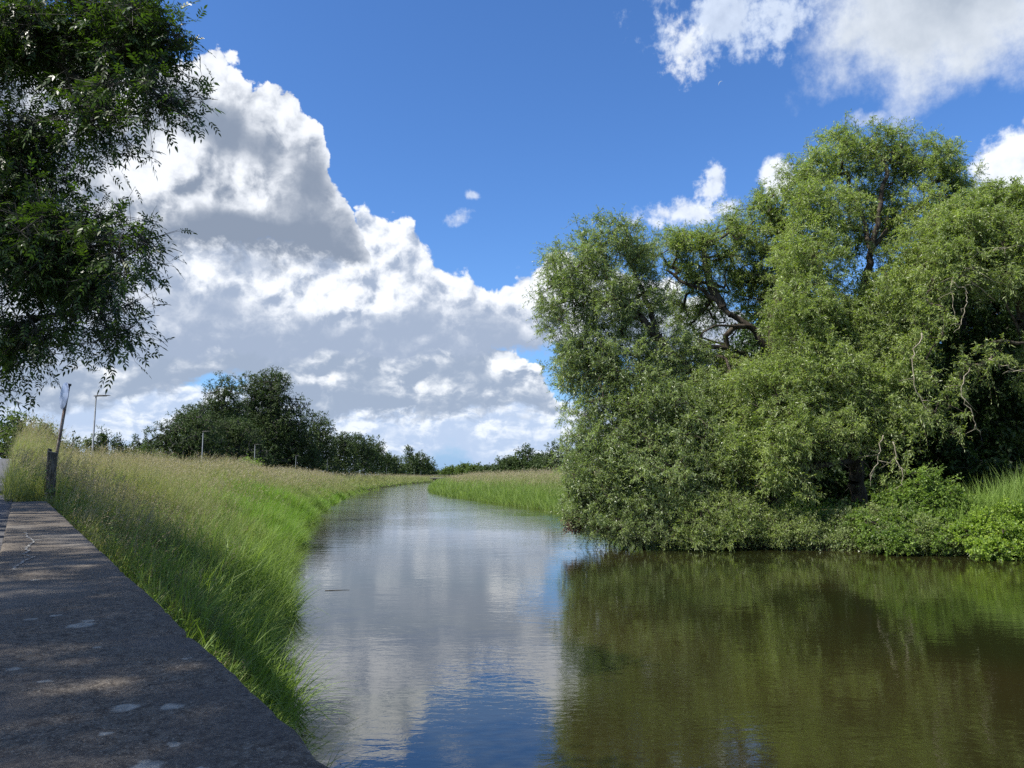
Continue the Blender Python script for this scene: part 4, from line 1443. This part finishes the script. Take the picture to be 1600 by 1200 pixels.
# ================================================================ far trees
def fartree(px, top, hw, d, label, seed, group, mat=None, base_y=None, leaf=0.34, n=None, style='round', name='tree', flat=0.5):
    """one distant tree: trunk, limbs and a crown built from several masses; top/hw read from the photo in pixels"""
    mat = mat or M_FAR
    r = np.random.default_rng(seed)
    s = d / FPX
    cx = at(px, 743, d)[0]
    topz = at(px, top, d)[2]
    gz = float(ground_z(cx, d))
    H = topz - gz
    hwm = hw * s * 1.42
    tr = np.array([cx, d, gz - 0.2])
    blobs = []
    if style == 'round':
        nb = 9
        for i_ in range(nb):
            a = r.uniform(0, 6.28)
            zf = r.uniform(0.25, 0.9)
            wr = math.sqrt(max(0.05, 1 - ((zf - 0.45) / 0.55) ** 2))
            rr = r.uniform(0.3, 0.62) * wr
            sz = r.uniform(0.34, 0.5)
            blobs.append(((cx + math.cos(a) * rr * hwm, d + math.sin(a) * rr * hwm * 0.8, gz + H * min(zf, 1 - sz * 0.42)), (hwm * sz, hwm * sz, min(H * sz * 0.42, hwm * sz) + hwm * .06), 1.0))
        blobs.append(((cx, d, gz + H * 0.82), (hwm * 0.42, hwm * 0.4, H * 0.18), 1.0))
        blobs.append(((cx, d, gz + H * 0.45), (hwm * 0.85, hwm * 0.7, H * 0.3), 1.3))
    elif style == 'bush':
        for i_ in range(6):
            a = r.uniform(0, 6.28)
            sz = r.uniform(0.4, 0.6)
            blobs.append(((cx + math.cos(a) * hwm * 0.5, d + math.sin(a) * hwm * 0.4, gz + H * (1 - sz * .55) * r.uniform(.5, 1)), (hwm * sz, hwm * sz, H * sz * 0.6), 1.0))
    elif style == 'spire':
        for i_ in range(6):
            zf = 0.25 + 0.12 * i_
            blobs.append(((cx + r.normal() * hwm * 0.12, d, gz + H * zf), (hwm * (1.05 - zf) * 1.1, hwm * (1.05 - zf), H * 0.15), 1.0))
        blobs.append(((cx, d, gz + H * 0.9), (hwm * 0.25, hwm * 0.25, H * 0.1), .8))
    vol = hwm * H
    blobs.append(((cx, d, gz + H * 0.2), (hwm * 0.95, hwm * 0.8, H * 0.2), 1.2))
    n = n or int(np.clip(vol / (leaf * leaf) * 1.05, 250, 3600))
    lm = [([tr, tr + np.array([r.normal() * 0.2, 0, H * 0.3]), np.array([cx + r.normal() * 0.3, d, gz + H * 0.75])], 0.03 * H * 0.8, 0.06, None)]
    for i_ in range(4):
        b_ = blobs[i_][0]
        lm.append(([tr + np.array([0, 0, H * r.uniform(.2, .4)]), np.array(b_)], 0.012 * H, 0.04, 1))
    return tree(name, tr, lm, blobs, n, (4, 6), leaf * 2.6, leaf, leaf * 0.62, mat, M_ASHBARK, seed, label, 'tree' if style != 'bush' else 'bush', group, gapwl=H * 0.2, gapthr=-1.0, droop=0.3, gauge=0.02,
                maxr=0.35, twigtube=False, shell=0.55, minedge=0.03, bend=0.1, parent_names=('trunk', 'crown') if style != 'bush' else ('stems', 'foliage'))


GL = 'trees in the row behind the left grassy bank'
FT = [
    (286, 640, 48, 92, 'dark rounded tree at the left end of the tall tree group', 'round'),
    (336, 584, 40, 126, 'tall tree with an upright left shoulder in the high tree group', 'round'),
    (385, 581, 44, 150, 'tall tree filling the middle of the high tree group', 'round'),
    (425, 573, 42, 152, 'highest tree of the group, with a broad billowing crown', 'round'),
    (308, 628, 34, 112, 'dark tree between the rounded one and the upright-shouldered one', 'round'),
    (372, 655, 46, 118, 'grey-green broad tree low in front of the tall trees', 'round'),
    (455, 640, 40, 158, 'dark tree below the right shoulder of the highest tree', 'round'),
    (495, 643, 27, 174, 'tree whose rounded head stands out right of the tall group', 'round'),
    (524, 678, 24, 185, 'low dark tree between the tall group and the domed pair', 'round'),
    (553, 674, 27, 212, 'left tree of the domed dark pair', 'round'),
    (580, 682, 20, 262, 'right tree of the domed dark pair, darker than its neighbour', 'round'),
    (602, 708, 13, 335, 'small brownish tree in the gap before the last clump', 'round'),
    (617, 712, 15, 345, 'small tree left of the conifer-shaped one', 'round'),
    (640, 696, 17, 465, 'pointed tree, highest of the last clump on the left bank', 'spire'),
    (655, 707, 15, 475, 'rounded tree right of the pointed one', 'round'),
    (668, 712, 11, 490, 'last tree of the left bank row, beside the open sky', 'round')]
for i, (px, top, hw, d, lab, st) in enumerate(FT):
    fartree(px, top, hw, d, lab, 200 + i, GL, style=st, leaf=max(0.17, d * 0.0016))
fartree(387, 712, 14, 90, 'yellow-green bush before the tall trees, by a street lamp', 240, None, M_BRAMBLE, style='bush', leaf=0.2, name='bush')
fartree(366, 720, 18, 88, 'pale grey-green bush left of the yellow-green one', 241, None, M_FARPALE, style='bush', leaf=0.2, name='bush')
fartree(253, 700, 16, 80, 'low mid-green bush at the left foot of the dark rounded tree', 242, None, M_FARPALE, style='bush', leaf=0.18, name='bush')
GB = 'trees beyond the embankment at the far left'
for i, (px, top, hw, d, lab, mt, st) in enumerate([
        (25, 645, 38, 42, 'loose olive-green tree behind the tall grass at the left edge', M_FARPALE, 'round'),
        (72, 662, 24, 48, 'thin-crowned olive tree just left of the round sign', M_FARPALE, 'round'),
        (108, 680, 16, 75, 'small dark tree just right of the sign pole', M_FAR, 'round'),
        (140, 676, 13, 110, 'see-through grey-green tree left of the tall street lamp', M_FARPALE, 'round'),
        (157, 667, 8, 110, 'narrow upright dark tree right behind the tall street lamp', M_FAR, 'round'),
        (185, 681, 17, 120, 'dark low tree right of the tall street lamp', M_FAR, 'round'),
        (207, 680, 16, 120, 'dark flat-topped tree with a ragged edge, left of the gap', M_FAR, 'round'),
        (228, 690, 12, 115, 'small green tree in the gap before the dark rounded tree', M_FARPALE, 'round')]):
    fartree(px, top, hw, d, lab, 260 + i, GB, mt, style=st, leaf=max(0.12, d * 0.0022))
GR = 'distant trees beyond the right bank'
for i, (px, top, hw, d, lab, mt, st) in enumerate([
        (683, 739, 9, 700, 'tiny bluish tree at the vanishing end of the river', M_FARPALE, 'bush'),
        (706, 729, 17, 520, 'distant rounded pale green wood edge left of the pale tree pair', M_FARPALE, 'round'),
        (728, 727, 12, 480, 'sunlit pale tree in the middle distance, left one of a pair', M_FARPALE, 'round'),
        (745, 726, 12, 430, 'sunlit pale tree in the middle distance, right one of a pair', M_FARPALE, 'round'),
        (762, 728, 13, 300, 'dark low tree leaning over the far right bank', M_FAR, 'round'),
        (783, 720, 14, 260, 'dark tree left of the one standing above the rest', M_FAR, 'round'),
        (802, 714, 16, 240, 'broad dark tree at the left foot of the one standing above the rest', M_FAR, 'round'),
        (822, 694, 15, 220, 'dark tree with a ragged upright head, standing above its neighbours', M_FAR, 'round'),
        (848, 706, 16, 190, 'dark tree between the ragged one and the willow', M_FAR, 'round'),
        (872, 692, 26, 130, 'dark green tree rising just left of the leaning willow', M_FAR, 'round'),
        (915, 690, 30, 120, 'dark tree hidden behind the left edge of the leaning willow', M_FAR, 'round')]):
    fartree(px, top, hw, d, lab, 290 + i, GR, mt, style=st, leaf=max(0.25, d * 0.0022))

# ================================================================ grass, reeds
def blades(P, h, w, lean, segs, r, curl=0.55):
    """arching blades: P roots, h length, w width, lean (N,2) horizontal lean of the tip per unit length"""
    n = len(P)
    rz = r.uniform(0, 6.28, n)
    S = np.stack([np.cos(rz), np.sin(rz), np.zeros(n)], 1)
    lv = np.zeros((n, segs + 1, 3))
    lm = np.linalg.norm(lean, axis=1)
    for i in range(1, segs + 1):
        f = i / segs
        b = np.minimum(lm * (f ** 1.0) * 1.9 * curl + lm * 0.25, 2.3)      # angle from vertical
        d = np.stack([lean[:, 0] / np.maximum(lm, 1e-6) * np.sin(b), lean[:, 1] / np.maximum(lm, 1e-6) * np.sin(b), np.cos(b)], 1)
        lv[:, i] = lv[:, i - 1] + d * (h / segs)[:, None]
    C = P[:, None] + lv
    f = np.linspace(0, 1, segs + 1)
    ww = (1 - f ** 1.8) * 0.5
    A = C + S[:, None] * (w[:, None] * ww[None])[..., None]
    Bq = C - S[:, None] * (w[:, None] * ww[None])[..., None]
    V = np.stack([A, Bq], 2)[:, :segs].reshape(n, -1, 3)
    V = np.concatenate([V, C[:, -1:]], 1)
    k = segs * 2 + 1
    q = []
    for i in range(segs - 1):
        q.append([2 * i, 2 * i + 1, 2 * i + 3, 2 * i + 2])
    q = np.array(q).reshape(-1, 4)
    t3 = np.array([[2 * segs - 2, 2 * segs - 1, 2 * segs]])
    off = (np.arange(n) * k)[:, None, None]
    return V.reshape(-1, 3), (off + q[None]).reshape(-1, 4), (off + t3[None]).reshape(-1, 3), C[:, -1], (C[:, -1] - C[:, -2])


def grass_obj(name, sets, mat, label=None):
    b = Bag()
    for V, Fq, Ft, tq, tt_ in sets:
        n0 = b.n
        b.add(V, Fq, tq)
        b.F.setdefault(3, []).append(Ft + n0)
        b.A.setdefault(3, []).append(tt_)
        b.M.setdefault(3, []).append(np.zeros(len(Ft)))
    o = b.build(name, mat)
    tag(o, label, 'grass' if label else None, kind='stuff')
    return o


def pack(P, h, w, lean, segs, r, tint):
    V, Fq, Ft, tip, td = blades(P, h, w, lean, segs, r)
    return (V, Fq, Ft, np.repeat(tint, segs - 1), tint), tip, td


def scatter(side, y0, y1, s0, s1, n, seed):
    """random spots on a bank: s = distance back from the waterline"""
    r = np.random.default_rng(seed)
    y = r.uniform(y0, y1, n)
    s = s0 + (s1 - s0) * r.random(n)
    x = XL(y) - s if side < 0 else XR(y) + s
    return x, y, s, r


def clear_of_wall(x, y):
    t_, n_ = tn_of(x, y)
    ok = ~((n_ > -0.04) & (t_ < WALL_END + 0.03))            # wall and everything on its far side
    ok &= ~((n_ > 0.62) & (n_ < 6.2))                         # road
    return ok


wind = np.array([0.55, -0.10])
patchf = Wob(21, 1.6)
patchg = Wob(22, 4.5)


def meadow_mat(name, base_c, top_c, dry, trans=0.35):
    m, t, out = new_mat(name)
    f = attr(t, 'tint')
    pos = t.n.new('ShaderNodeNewGeometry').outputs['Position']
    n = t.noise(pos, 0.5, 3, 0.55)
    c = t.mix(f, base_c, top_c)
    c = t.mix(t.ss(n, 0.42, 0.68, 0, 0.55), c, dry)
    p = principled(t, c, 0.55, 0.3)
    tr = t.n.new('ShaderNodeBsdfTranslucent')
    t.put(tr.inputs['Color'], t.mix(1.0, c, (1.4, 1.5, 0.6), 'MULTIPLY'))
    ms = t.n.new('ShaderNodeMixShader')
    ms.inputs[0].default_value = trans
    t.l.new(p, ms.inputs[1])
    t.l.new(tr.outputs[0], ms.inputs[2])
    t.l.new(ms.outputs[0], out.inputs['Surface'])
    return m


M_MEADOW = meadow_mat('meadow_grass', (0.11, 0.14, 0.048), (0.28, 0.30, 0.135), (0.27, 0.26, 0.14))
M_SEDGE = meadow_mat('sedge', (0.075, 0.14, 0.028), (0.23, 0.32, 0.08), (0.18, 0.24, 0.07), 0.40)
M_SEDGE2 = meadow_mat('young_sedge', (0.07, 0.15, 0.018), (0.17, 0.30, 0.04), (0.14, 0.24, 0.04), 0.45)
M_PLUME = meadow_mat('seed_heads', (0.22, 0.165, 0.125), (0.37, 0.32, 0.23), (0.30, 0.29, 0.18), 0.3)
M_NETTLE = leaf_mat('nettle_leaf', (0.05, 0.10, 0.028), (0.17, 0.26, 0.06), None, trans=0.3, rough=0.55, spec=0.25, clump=1.5)
M_REED = meadow_mat('reed', (0.10, 0.17, 0.03), (0.26, 0.36, 0.09), (0.20, 0.30, 0.05), 0.35)


def make_meadow():
    sets, plumes = [], Bag()
    # (side, y0, y1, s0, s1, count, height, width, segs, plume share, plume size)
    bands = [(-1, 3.0, 9, 0.2, 5.0, 15000, 0.45, 0.0105, 5, 0.12), (-1, 9, 17, 0.8, 8.0, 42000, 0.58, 0.010, 5, 0.26), (-1, 17, 30, 0.8, 13.0, 90000, 0.66, 0.009, 4, 0.34),
             (-1, 30, 60, 0.8, 16.0, 80000, 0.68, 0.018, 3, 0.42), (-1, 60, 120, 0.6, 16.0, 60000, 0.70, 0.04, 2, 0.45), (-1, 120, 400, 0.5, 22.0, 50000, 0.72, 0.10, 2, 0.3),
             (1, 44, 90, 0.8, 16.0, 70000, 0.7, 0.030, 3, 0.30), (1, 90, 160, 0.6, 20.0, 45000, 0.72, 0.055, 2, 0.3), (1, 160, 420, 0.6, 30, 30000, 0.8, 0.12, 2, 0.3)]
    for bi, (sd, y0, y1, s0, s1, n, h, w, sg, ps) in enumerate(bands):
        x, y, s, r = scatter(sd, y0, y1, s0, s1, n, 400 + bi)
        ok = clear_of_wall(x, y)
        x, y, s = x[ok], y[ok], s[ok]
        z = ground_z(x, y)
        P = np.stack([x, y, z - 0.02], 1)
        n = len(P)
        pf = patchf(P) * 0.12 + patchg(P) * 0.12
        hh = h * r.uniform(0.5, 1.3, n) * (1 + pf * 1.6)
        cv = np.stack([patchf(P * 1.3 + 5), patchg(P * 1.6 + 9)], 1)
        lean = wind[None] * (0.9 + pf[:, None] * 2) + cv * 0.34 + r.normal(size=(n, 2)) * 0.46
        tint = np.clip(0.35 + np.clip(s / 7, 0, 1) * 0.3 + r.normal(size=n) * 0.24 + np.clip(patchf(P * 0.7 + 4), -1, 1) * 0.18, 0, 1)
        st, tip, td = pack(P, hh, np.full(n, w) * r.uniform(0.7, 1.3, n), lean, sg, r, tint)
        sets.append(st)
        # flowering stalks with their feathery heads, more of them higher up the bank
        up = np.clip((s - 1.2) / 3.0, 0.05, 1) * ps * (0.75 + patchf(P) * 0.3)
        pk = r.random(n) < up
        m = pk.sum()
        if m == 0:
            continue
        Pp = P[pk] + r.normal(size=(m, 3)) * [0.03, 0.03, 0]
        hp = hh[pk] * 1.0 + h * 0.42
        ln = wind[None] * 0.45 + r.normal(size=(m, 2)) * 0.16
        ws = np.full(m, w * 0.45)
        st, tip, td = pack(Pp, hp, ws, ln, 3, r, np.clip(r.normal(0.8, 0.1, m), 0, 1))
        sets.append(st)
        dd = unit(td)
        near = y0 < 30
        K = 9 if y0 < 17 else (5 if near else 2)
        hl = 0.15 if near else 0.17
        wp = max(0.006, w * 0.85) if near else w * 0.8
        for k in range(K):
            f = k / K
            o = tip - dd * hl * f + r.normal(size=tip.shape) * (0.004 + 0.010 * f)
            d2 = unit(dd + r.normal(size=dd.shape) * (0.28 + 0.25 * f))
            V, F = leaf_quads(o, d2, unit(r.normal(size=dd.shape)), (hl * (0.30 if K > 2 else 0.9)) * r.uniform(.7, 1.3, m), wp * (0.9 + 0.4 * f), 0.15)
            plumes.add(V, F, np.clip(r.normal(0.5, 0.25, m), 0, 1))
    grass_obj('meadow_grass', sets, M_MEADOW, 'pale wind-combed meadow grass covering both river banks')
    o = plumes.build('seed_heads', M_PLUME)
    tag(o, 'tawny feathery seed heads hovering over the meadow grass', 'seed heads', kind='stuff')


make_meadow()


def make_sedge():
    sets = []
    bands = [(-1, 3.0, 9, -0.25, 1.9, 6000, 0.72, 0.021, 7), (-1, 9, 16, -0.25, 1.9, 8500, 0.76, 0.020, 7), (-1, 16, 24, -0.3, 2.2, 14000, 0.75, 0.013, 5), (-1, 24, 34, -0.3, 4.6, 34000, 0.7, 0.016, 4),
             (-1, 34, 60, -0.3, 2.8, 32000, 0.62, 0.022, 3), (-1, 60, 130, -0.3, 2.2, 20000, 0.38, 0.05, 3), (-1, 130, 400, -0.3, 3, 16000, 0.32, 0.11, 2),
             (1, 40, 90, -0.35, 3.6, 40000, 1.0, 0.032, 3), (1, 90, 160, -0.35, 3.6, 20000, 1.0, 0.06, 3), (1, 160, 420, -0.3, 4, 12000, 1.0, 0.12, 2)]
    for bi, (sd, y0, y1, s0, s1, n, h, w, sg) in enumerate(bands):
        x, y, s, r = scatter(sd, y0, y1, s0, s1, n, 500 + bi)
        # grow in tufts
        P0 = np.stack([x, y, x * 0], 1)
        keep = (patchf(P0 * 1.7) + r.normal(size=n) * 0.5 > -0.55) & clear_of_wall(x, y)
        # bright fresh sedge thins out up the slope
        keep &= r.random(n) < np.clip(1.25 - s / s1, 0.05, 1)
        x, y, s = x[keep], y[keep], s[keep]
        z = np.maximum(ground_z(x, y), -0.15)
        P = np.stack([x, y, z - 0.02], 1)
        n = len(P)
        pf = patchf(P) * 0.18 + patchg(P) * 0.1
        hh = h * r.uniform(0.5, 1.35, n) * (1 + pf)
        edge = np.clip(1 - s / 1.0, 0, 1)[:, None]
        out_ = np.array([1.0, -0.1]) if sd < 0 else np.array([-1.0, 0])
        lean = wind[None] * 0.35 + out_[None] * edge * (0.6 if sd < 0 else 0.25) + r.normal(size=(n, 2)) * 0.62
        tint = np.clip(0.5 + pf * 0.8 + r.normal(size=n) * 0.22, 0, 1)
        st, tip, td = pack(P, hh, np.full(n, w) * r.uniform(0.6, 1.35, n), lean, sg, r, tint)
        sets.append(st)
    # long blades arching far out over the water
    r = np.random.default_rng(577)
    n = 1500
    y = r.uniform(3.5, 17, n)
    s = r.uniform(-0.2, 0.35, n)
    P = np.stack([XL(y) - s, y, y * 0], 1)
    ok = patchf(P * 1.9) + r.normal(size=n) * 0.3 > -0.1
    P = P[ok]
    n = len(P)
    P[:, 2] = np.maximum(ground_z(P[:, 0], P[:, 1]), -0.1)
    st, tip, td = pack(P, r.uniform(0.6, 1.15, n), r.uniform(0.010, 0.020, n), np.array([[0.85, -0.1]]) + r.normal(size=(n, 2)) * 0.45, 8, r, np.clip(r.normal(0.6, 0.3, n), 0, 1))
    sets.append(st)
    grass_obj('sedge', sets, M_SEDGE, 'bright green arching sedge along the waterlines')
    sets = []
    for y0, y1, s0, s1, n, h, w, sg, sd_ in [(24, 50, -0.2, 4.4, 42000, 0.72, 0.017, 4, 571), (50, 90, -0.2, 3.0, 16000, 0.45, 0.03, 3, 572)]:
        x, y, s, r = scatter(-1, y0, y1, s0, s1, n, sd_)
        top = s1 * (0.75 + 0.25 * np.sin(y * 0.35))
        keep = (s < top + r.normal(size=n) * 0.4) & (y > y0 + 2.5 * r.random(n) + (s * 0.8 if y0 < 30 else 0))
        x, y = x[keep], y[keep]
        P = np.stack([x, y, np.maximum(ground_z(x, y), -0.15) - 0.02], 1)
        n = len(P)
        pf = patchf(P) * 0.2
        st, tip, td = pack(P, h * r.uniform(0.6, 1.3, n) * (1 + pf), np.full(n, w) * r.uniform(0.6, 1.35, n), wind[None] * 0.4 + r.normal(size=(n, 2)) * 0.5, sg, r, np.clip(0.6 + pf + r.normal(size=n) * 0.2, 0, 1))
        sets.append(st)
    grass_obj('young_sedge', sets, M_SEDGE2, 'patch of vivid yellow-green sedge on the left bank where the river narrows')


make_sedge()

# tall reeds standing behind the brambles on the right
r = np.random.default_rng(61)
n = 5200
x = np.array([at(px, 800, 26.2)[0] for px in 1480 + 215 * r.random(n) ** 0.75]) + r.normal(size=n) * 0.2
y = r.uniform(25.6, 27.2, n)
P = np.stack([x, y, ground_z(x, y)], 1)
h = r.uniform(1.2, 2.4, n) * np.clip(0.55 + (x - x.min()) * 0.16, 0.5, 1.05)
st, tip, td = pack(P, h, r.uniform(0.018, 0.034, n), np.array([[0.35, 0]]) + r.normal(size=(n, 2)) * 0.42, 6, r, np.clip(r.normal(0.5, 0.25, n), 0, 1))
grass_obj('reeds', [st], M_REED, 'blue-green reeds with drooping blade tips behind the bramble mound')
# undergrowth on the shaded floor of the right bank
r = np.random.default_rng(62)
n = 30000
y = r.uniform(22.5, 44, n)
x = XR(y) + r.uniform(-0.1, 7.5, n)
z = ground_z(x, y)
ok = z > -0.1
P = np.stack([x, y, z], 1)[ok]
n = len(P)
P[:, 2] += r.random(n) ** 1.5 * 0.55
V, F = leaf_quads(P, unit(r.normal(size=(n, 3)) + [0, 0, 0.4]), unit(r.normal(size=(n, 3)) + [0, 0, 1.0]), r.uniform(0.06, 0.15, n), r.uniform(0.04, 0.09, n), 0.1)
b = Bag()
b.add(V, F, np.clip(r.normal(0.4, 0.25, n), 0, 1))
o = b.build('undergrowth', M_BRAMBLE)
tag(o, 'leafy undergrowth on the ground below the willows', 'undergrowth', kind='stuff')
r = np.random.default_rng(66)
n = 16000
y = r.uniform(21.5, 34, n)
x = XR(y) + r.uniform(-0.45, 0.9, n)
P = np.stack([x, y, np.maximum(ground_z(x, y), 0) + r.random(n) ** 1.3 * 0.4], 1)
V, F = leaf_quads(P, unit(r.normal(size=(n, 3)) + [-0.2, -0.4, -0.2]), unit(r.normal(size=(n, 3)) + [0, -0.3, 1.0]), r.uniform(0.05, 0.13, n), r.uniform(0.03, 0.06, n), 0.2)
b = Bag()
b.add(V, F, np.clip(r.normal(0.3, 0.25, n), 0, 1))
o = b.build('bank_herbs', M_WILLOW)
tag(o, 'trailing herbs fringing the muddy right waterline', 'herbs', kind='stuff')
# weeds at the foot of the wall: small leafy ground cover
r = np.random.default_rng(63)
n = 42000
y = r.uniform(3.0, 17, n)
s = r.uniform(0.3, 5, n)
x = XL(y) - s
t_, n_ = tn_of(x, y)
ok = clear_of_wall(x, y) & (r.random(n) < np.clip(1.5 + n_ * 0.9, 0.12, 1)) & (n_ < 0)
x, y = x[ok], y[ok]
P = np.stack([x, y, ground_z(x, y) + 0.02 + r.random(len(x)) * 0.42], 1)
n = len(P)
V, F = leaf_quads(P, unit(r.normal(size=(n, 3)) + [0, 0, 0.3]), unit(r.normal(size=(n, 3)) * .6 + [0, 0, 1.0]), r.uniform(0.02, 0.055, n), r.uniform(0.012, 0.03, n), 0.1)
b = Bag()
b.add(V, F, np.clip(r.normal(0.5, 0.3, n), 0, 1))
o = b.build('weeds', M_BRAMBLE)
tag(o, 'small bright leafy weeds at the foot of the parapet', 'weeds', kind='stuff')


# nettles and willowherb scattered through the slope: upright stems set with small paired leaves
r = np.random.default_rng(64)
n = 1500
y = r.uniform(4.5, 24, n)
s = 0.5 + 4.2 * r.random(n)
x = XL(y) - s
P = np.stack([x, y, x * 0], 1)
ok = clear_of_wall(x, y) & (patchf(P * 0.8 + 3) + r.normal(size=n) * 0.4 > 0.15)
x, y = x[ok], y[ok]
n = len(x)
b = Bag()
h = r.uniform(0.35, 0.75, n)
P = np.stack([x, y, ground_z(x, y)], 1)
top = P + np.stack([r.normal(size=n) * 0.06 + 0.06, r.normal(size=n) * 0.06, h], 1)
V, F = tubes(P, top, 0.004, 0.002, 4)
b.add(V, F, 0.5)
lv = 7
for k in range(lv):
    f = 0.2 + 0.8 * k / (lv - 1)
    a = k * 1.57 + x * 7
    for sg in (0, math.pi):
        d = np.stack([np.cos(a + sg), np.sin(a + sg), np.full(n, -0.1)], 1)
        L = 0.085 * (1.15 - 0.6 * f) * r.uniform(0.7, 1.2, n)
        V, F = leaf_quads(P + (top - P) * f, unit(d + r.normal(size=(n, 3)) * 0.2), unit(np.array([0, 0, 1.0]) + r.normal(size=(n, 3)) * 0.25), L, L * 0.5, 0.25)
        b.add(V, F, np.clip(r.normal(0.4, 0.25, n), 0, 1))
o = b.build('nettles', M_NETTLE)
tag(o, 'dark leafy nettle stems dotted through the grass of the left bank', 'nettles', kind='stuff')


# broad-leaved dock plants among the sedge by the wall
def dock(px, py, depth, label, seed, size):
    base = at(px, py, depth)
    gz = float(ground_z(base[0], base[1]))
    root = empty('dock_plant', (base[0], base[1], gz))
    tag(root, label, 'plant', 'broad-leaved plants among the sedge below the wall')
    r = np.random.default_rng(seed)
    top = size
    b = Bag()
    bag_pipe(b, [(0, 0, -0.05), (0.02, 0, top * 0.5), (0.05, -0.02, top)], [0.011, 0.009, 0.005], 6)
    b.build('stem', M_DOCK, root)
    for k in range(14):
        z0 = top * (0.25 + 0.75 * k / 13)
        a = k * 2.4 + r.normal() * 0.3
        L = 0.27 * r.uniform(0.75, 1.15) * (1.1 - 0.35 * k / 13)
        Wl = L * 0.27
        d = np.array([math.cos(a), math.sin(a), 0])
        s_ = np.array([-math.sin(a), math.cos(a), 0])
        V = []
        nn_ = 9
        for j in range(nn_):
            f = j / (nn_ - 1)
            bend = 0.85 - 1.5 * f
            c_ = np.array([0.04 * z0 / top, 0, z0]) + d * L * f + np.array([0, 0, L * (0.55 * f - 0.75 * f * f)])
            w_ = Wl * math.sin(min(1, f * 1.02 + 0.03) * math.pi) ** 0.8 * 0.5 + 0.002
            V += [c_ - s_ * w_ + [0, 0, w_ * 0.35], c_, c_ + s_ * w_ + [0, 0, w_ * 0.35]]
        i_ = np.arange(nn_ - 1) * 3
        F = np.concatenate([np.stack([i_, i_ + 1, i_ + 4, i_ + 3], 1), np.stack([i_ + 1, i_ + 2, i_ + 5, i_ + 4], 1)])
        bb = Bag()
        bb.add(V, F, float(np.clip(r.normal(0.5, 0.3), 0, 1)))
        bb.build('leaf', M_DOCK, root, smooth=True)


dock(392, 1100, 5.6, 'large broad-leaved plant nearest the wall, among the sedge', 5, 0.62)
dock(350, 1035, 6.6, 'smaller broad-leaved plant behind the large one', 6, 0.55)
dock(420, 1060, 6.1, 'broad-leaved plant at the water side of the large one', 8, 0.42)

# a floating stick near the left bank
p0, p1 = at(508, 908, 17.9), at(545, 907, 17.9)
b = Bag()
q0 = np.array([p0[0], 17.9, 0.005])
q1 = np.array([p1[0], 18.0, 0.01])
bag_pipe(b, [q0, (q0 + q1) / 2 + [0, 0.02, 0.0], q1], [0.007, 0.006, 0.003], 6)
o = b.build('floating_stick', M_BARK)
tag(o, 'thin dark stick floating on the river beside the left bank', 'stick')

# flecks of scum and drowned grass by the near bank
r = np.random.default_rng(67)
n = 150
y = r.uniform(6.2, 12, n)
x = XL(y) + 0.25 + np.abs(r.normal(size=n)) * 0.35
V, F = leaf_quads(np.stack([x, y, np.full(n, 0.006)], 1), unit(np.stack([r.normal(size=n), r.normal(size=n), np.zeros(n)], 1)), np.tile([0, 0, 1.0], (n, 1)), r.uniform(0.02, 0.09, n), r.uniform(0.006, 0.014, n), 0.0)
b = Bag()
b.add(V, F, r.random(n))
o = b.build('floating_debris', M_PLUME)
tag(o, 'flecks of dead grass afloat beside the near sedge', 'debris', kind='stuff')
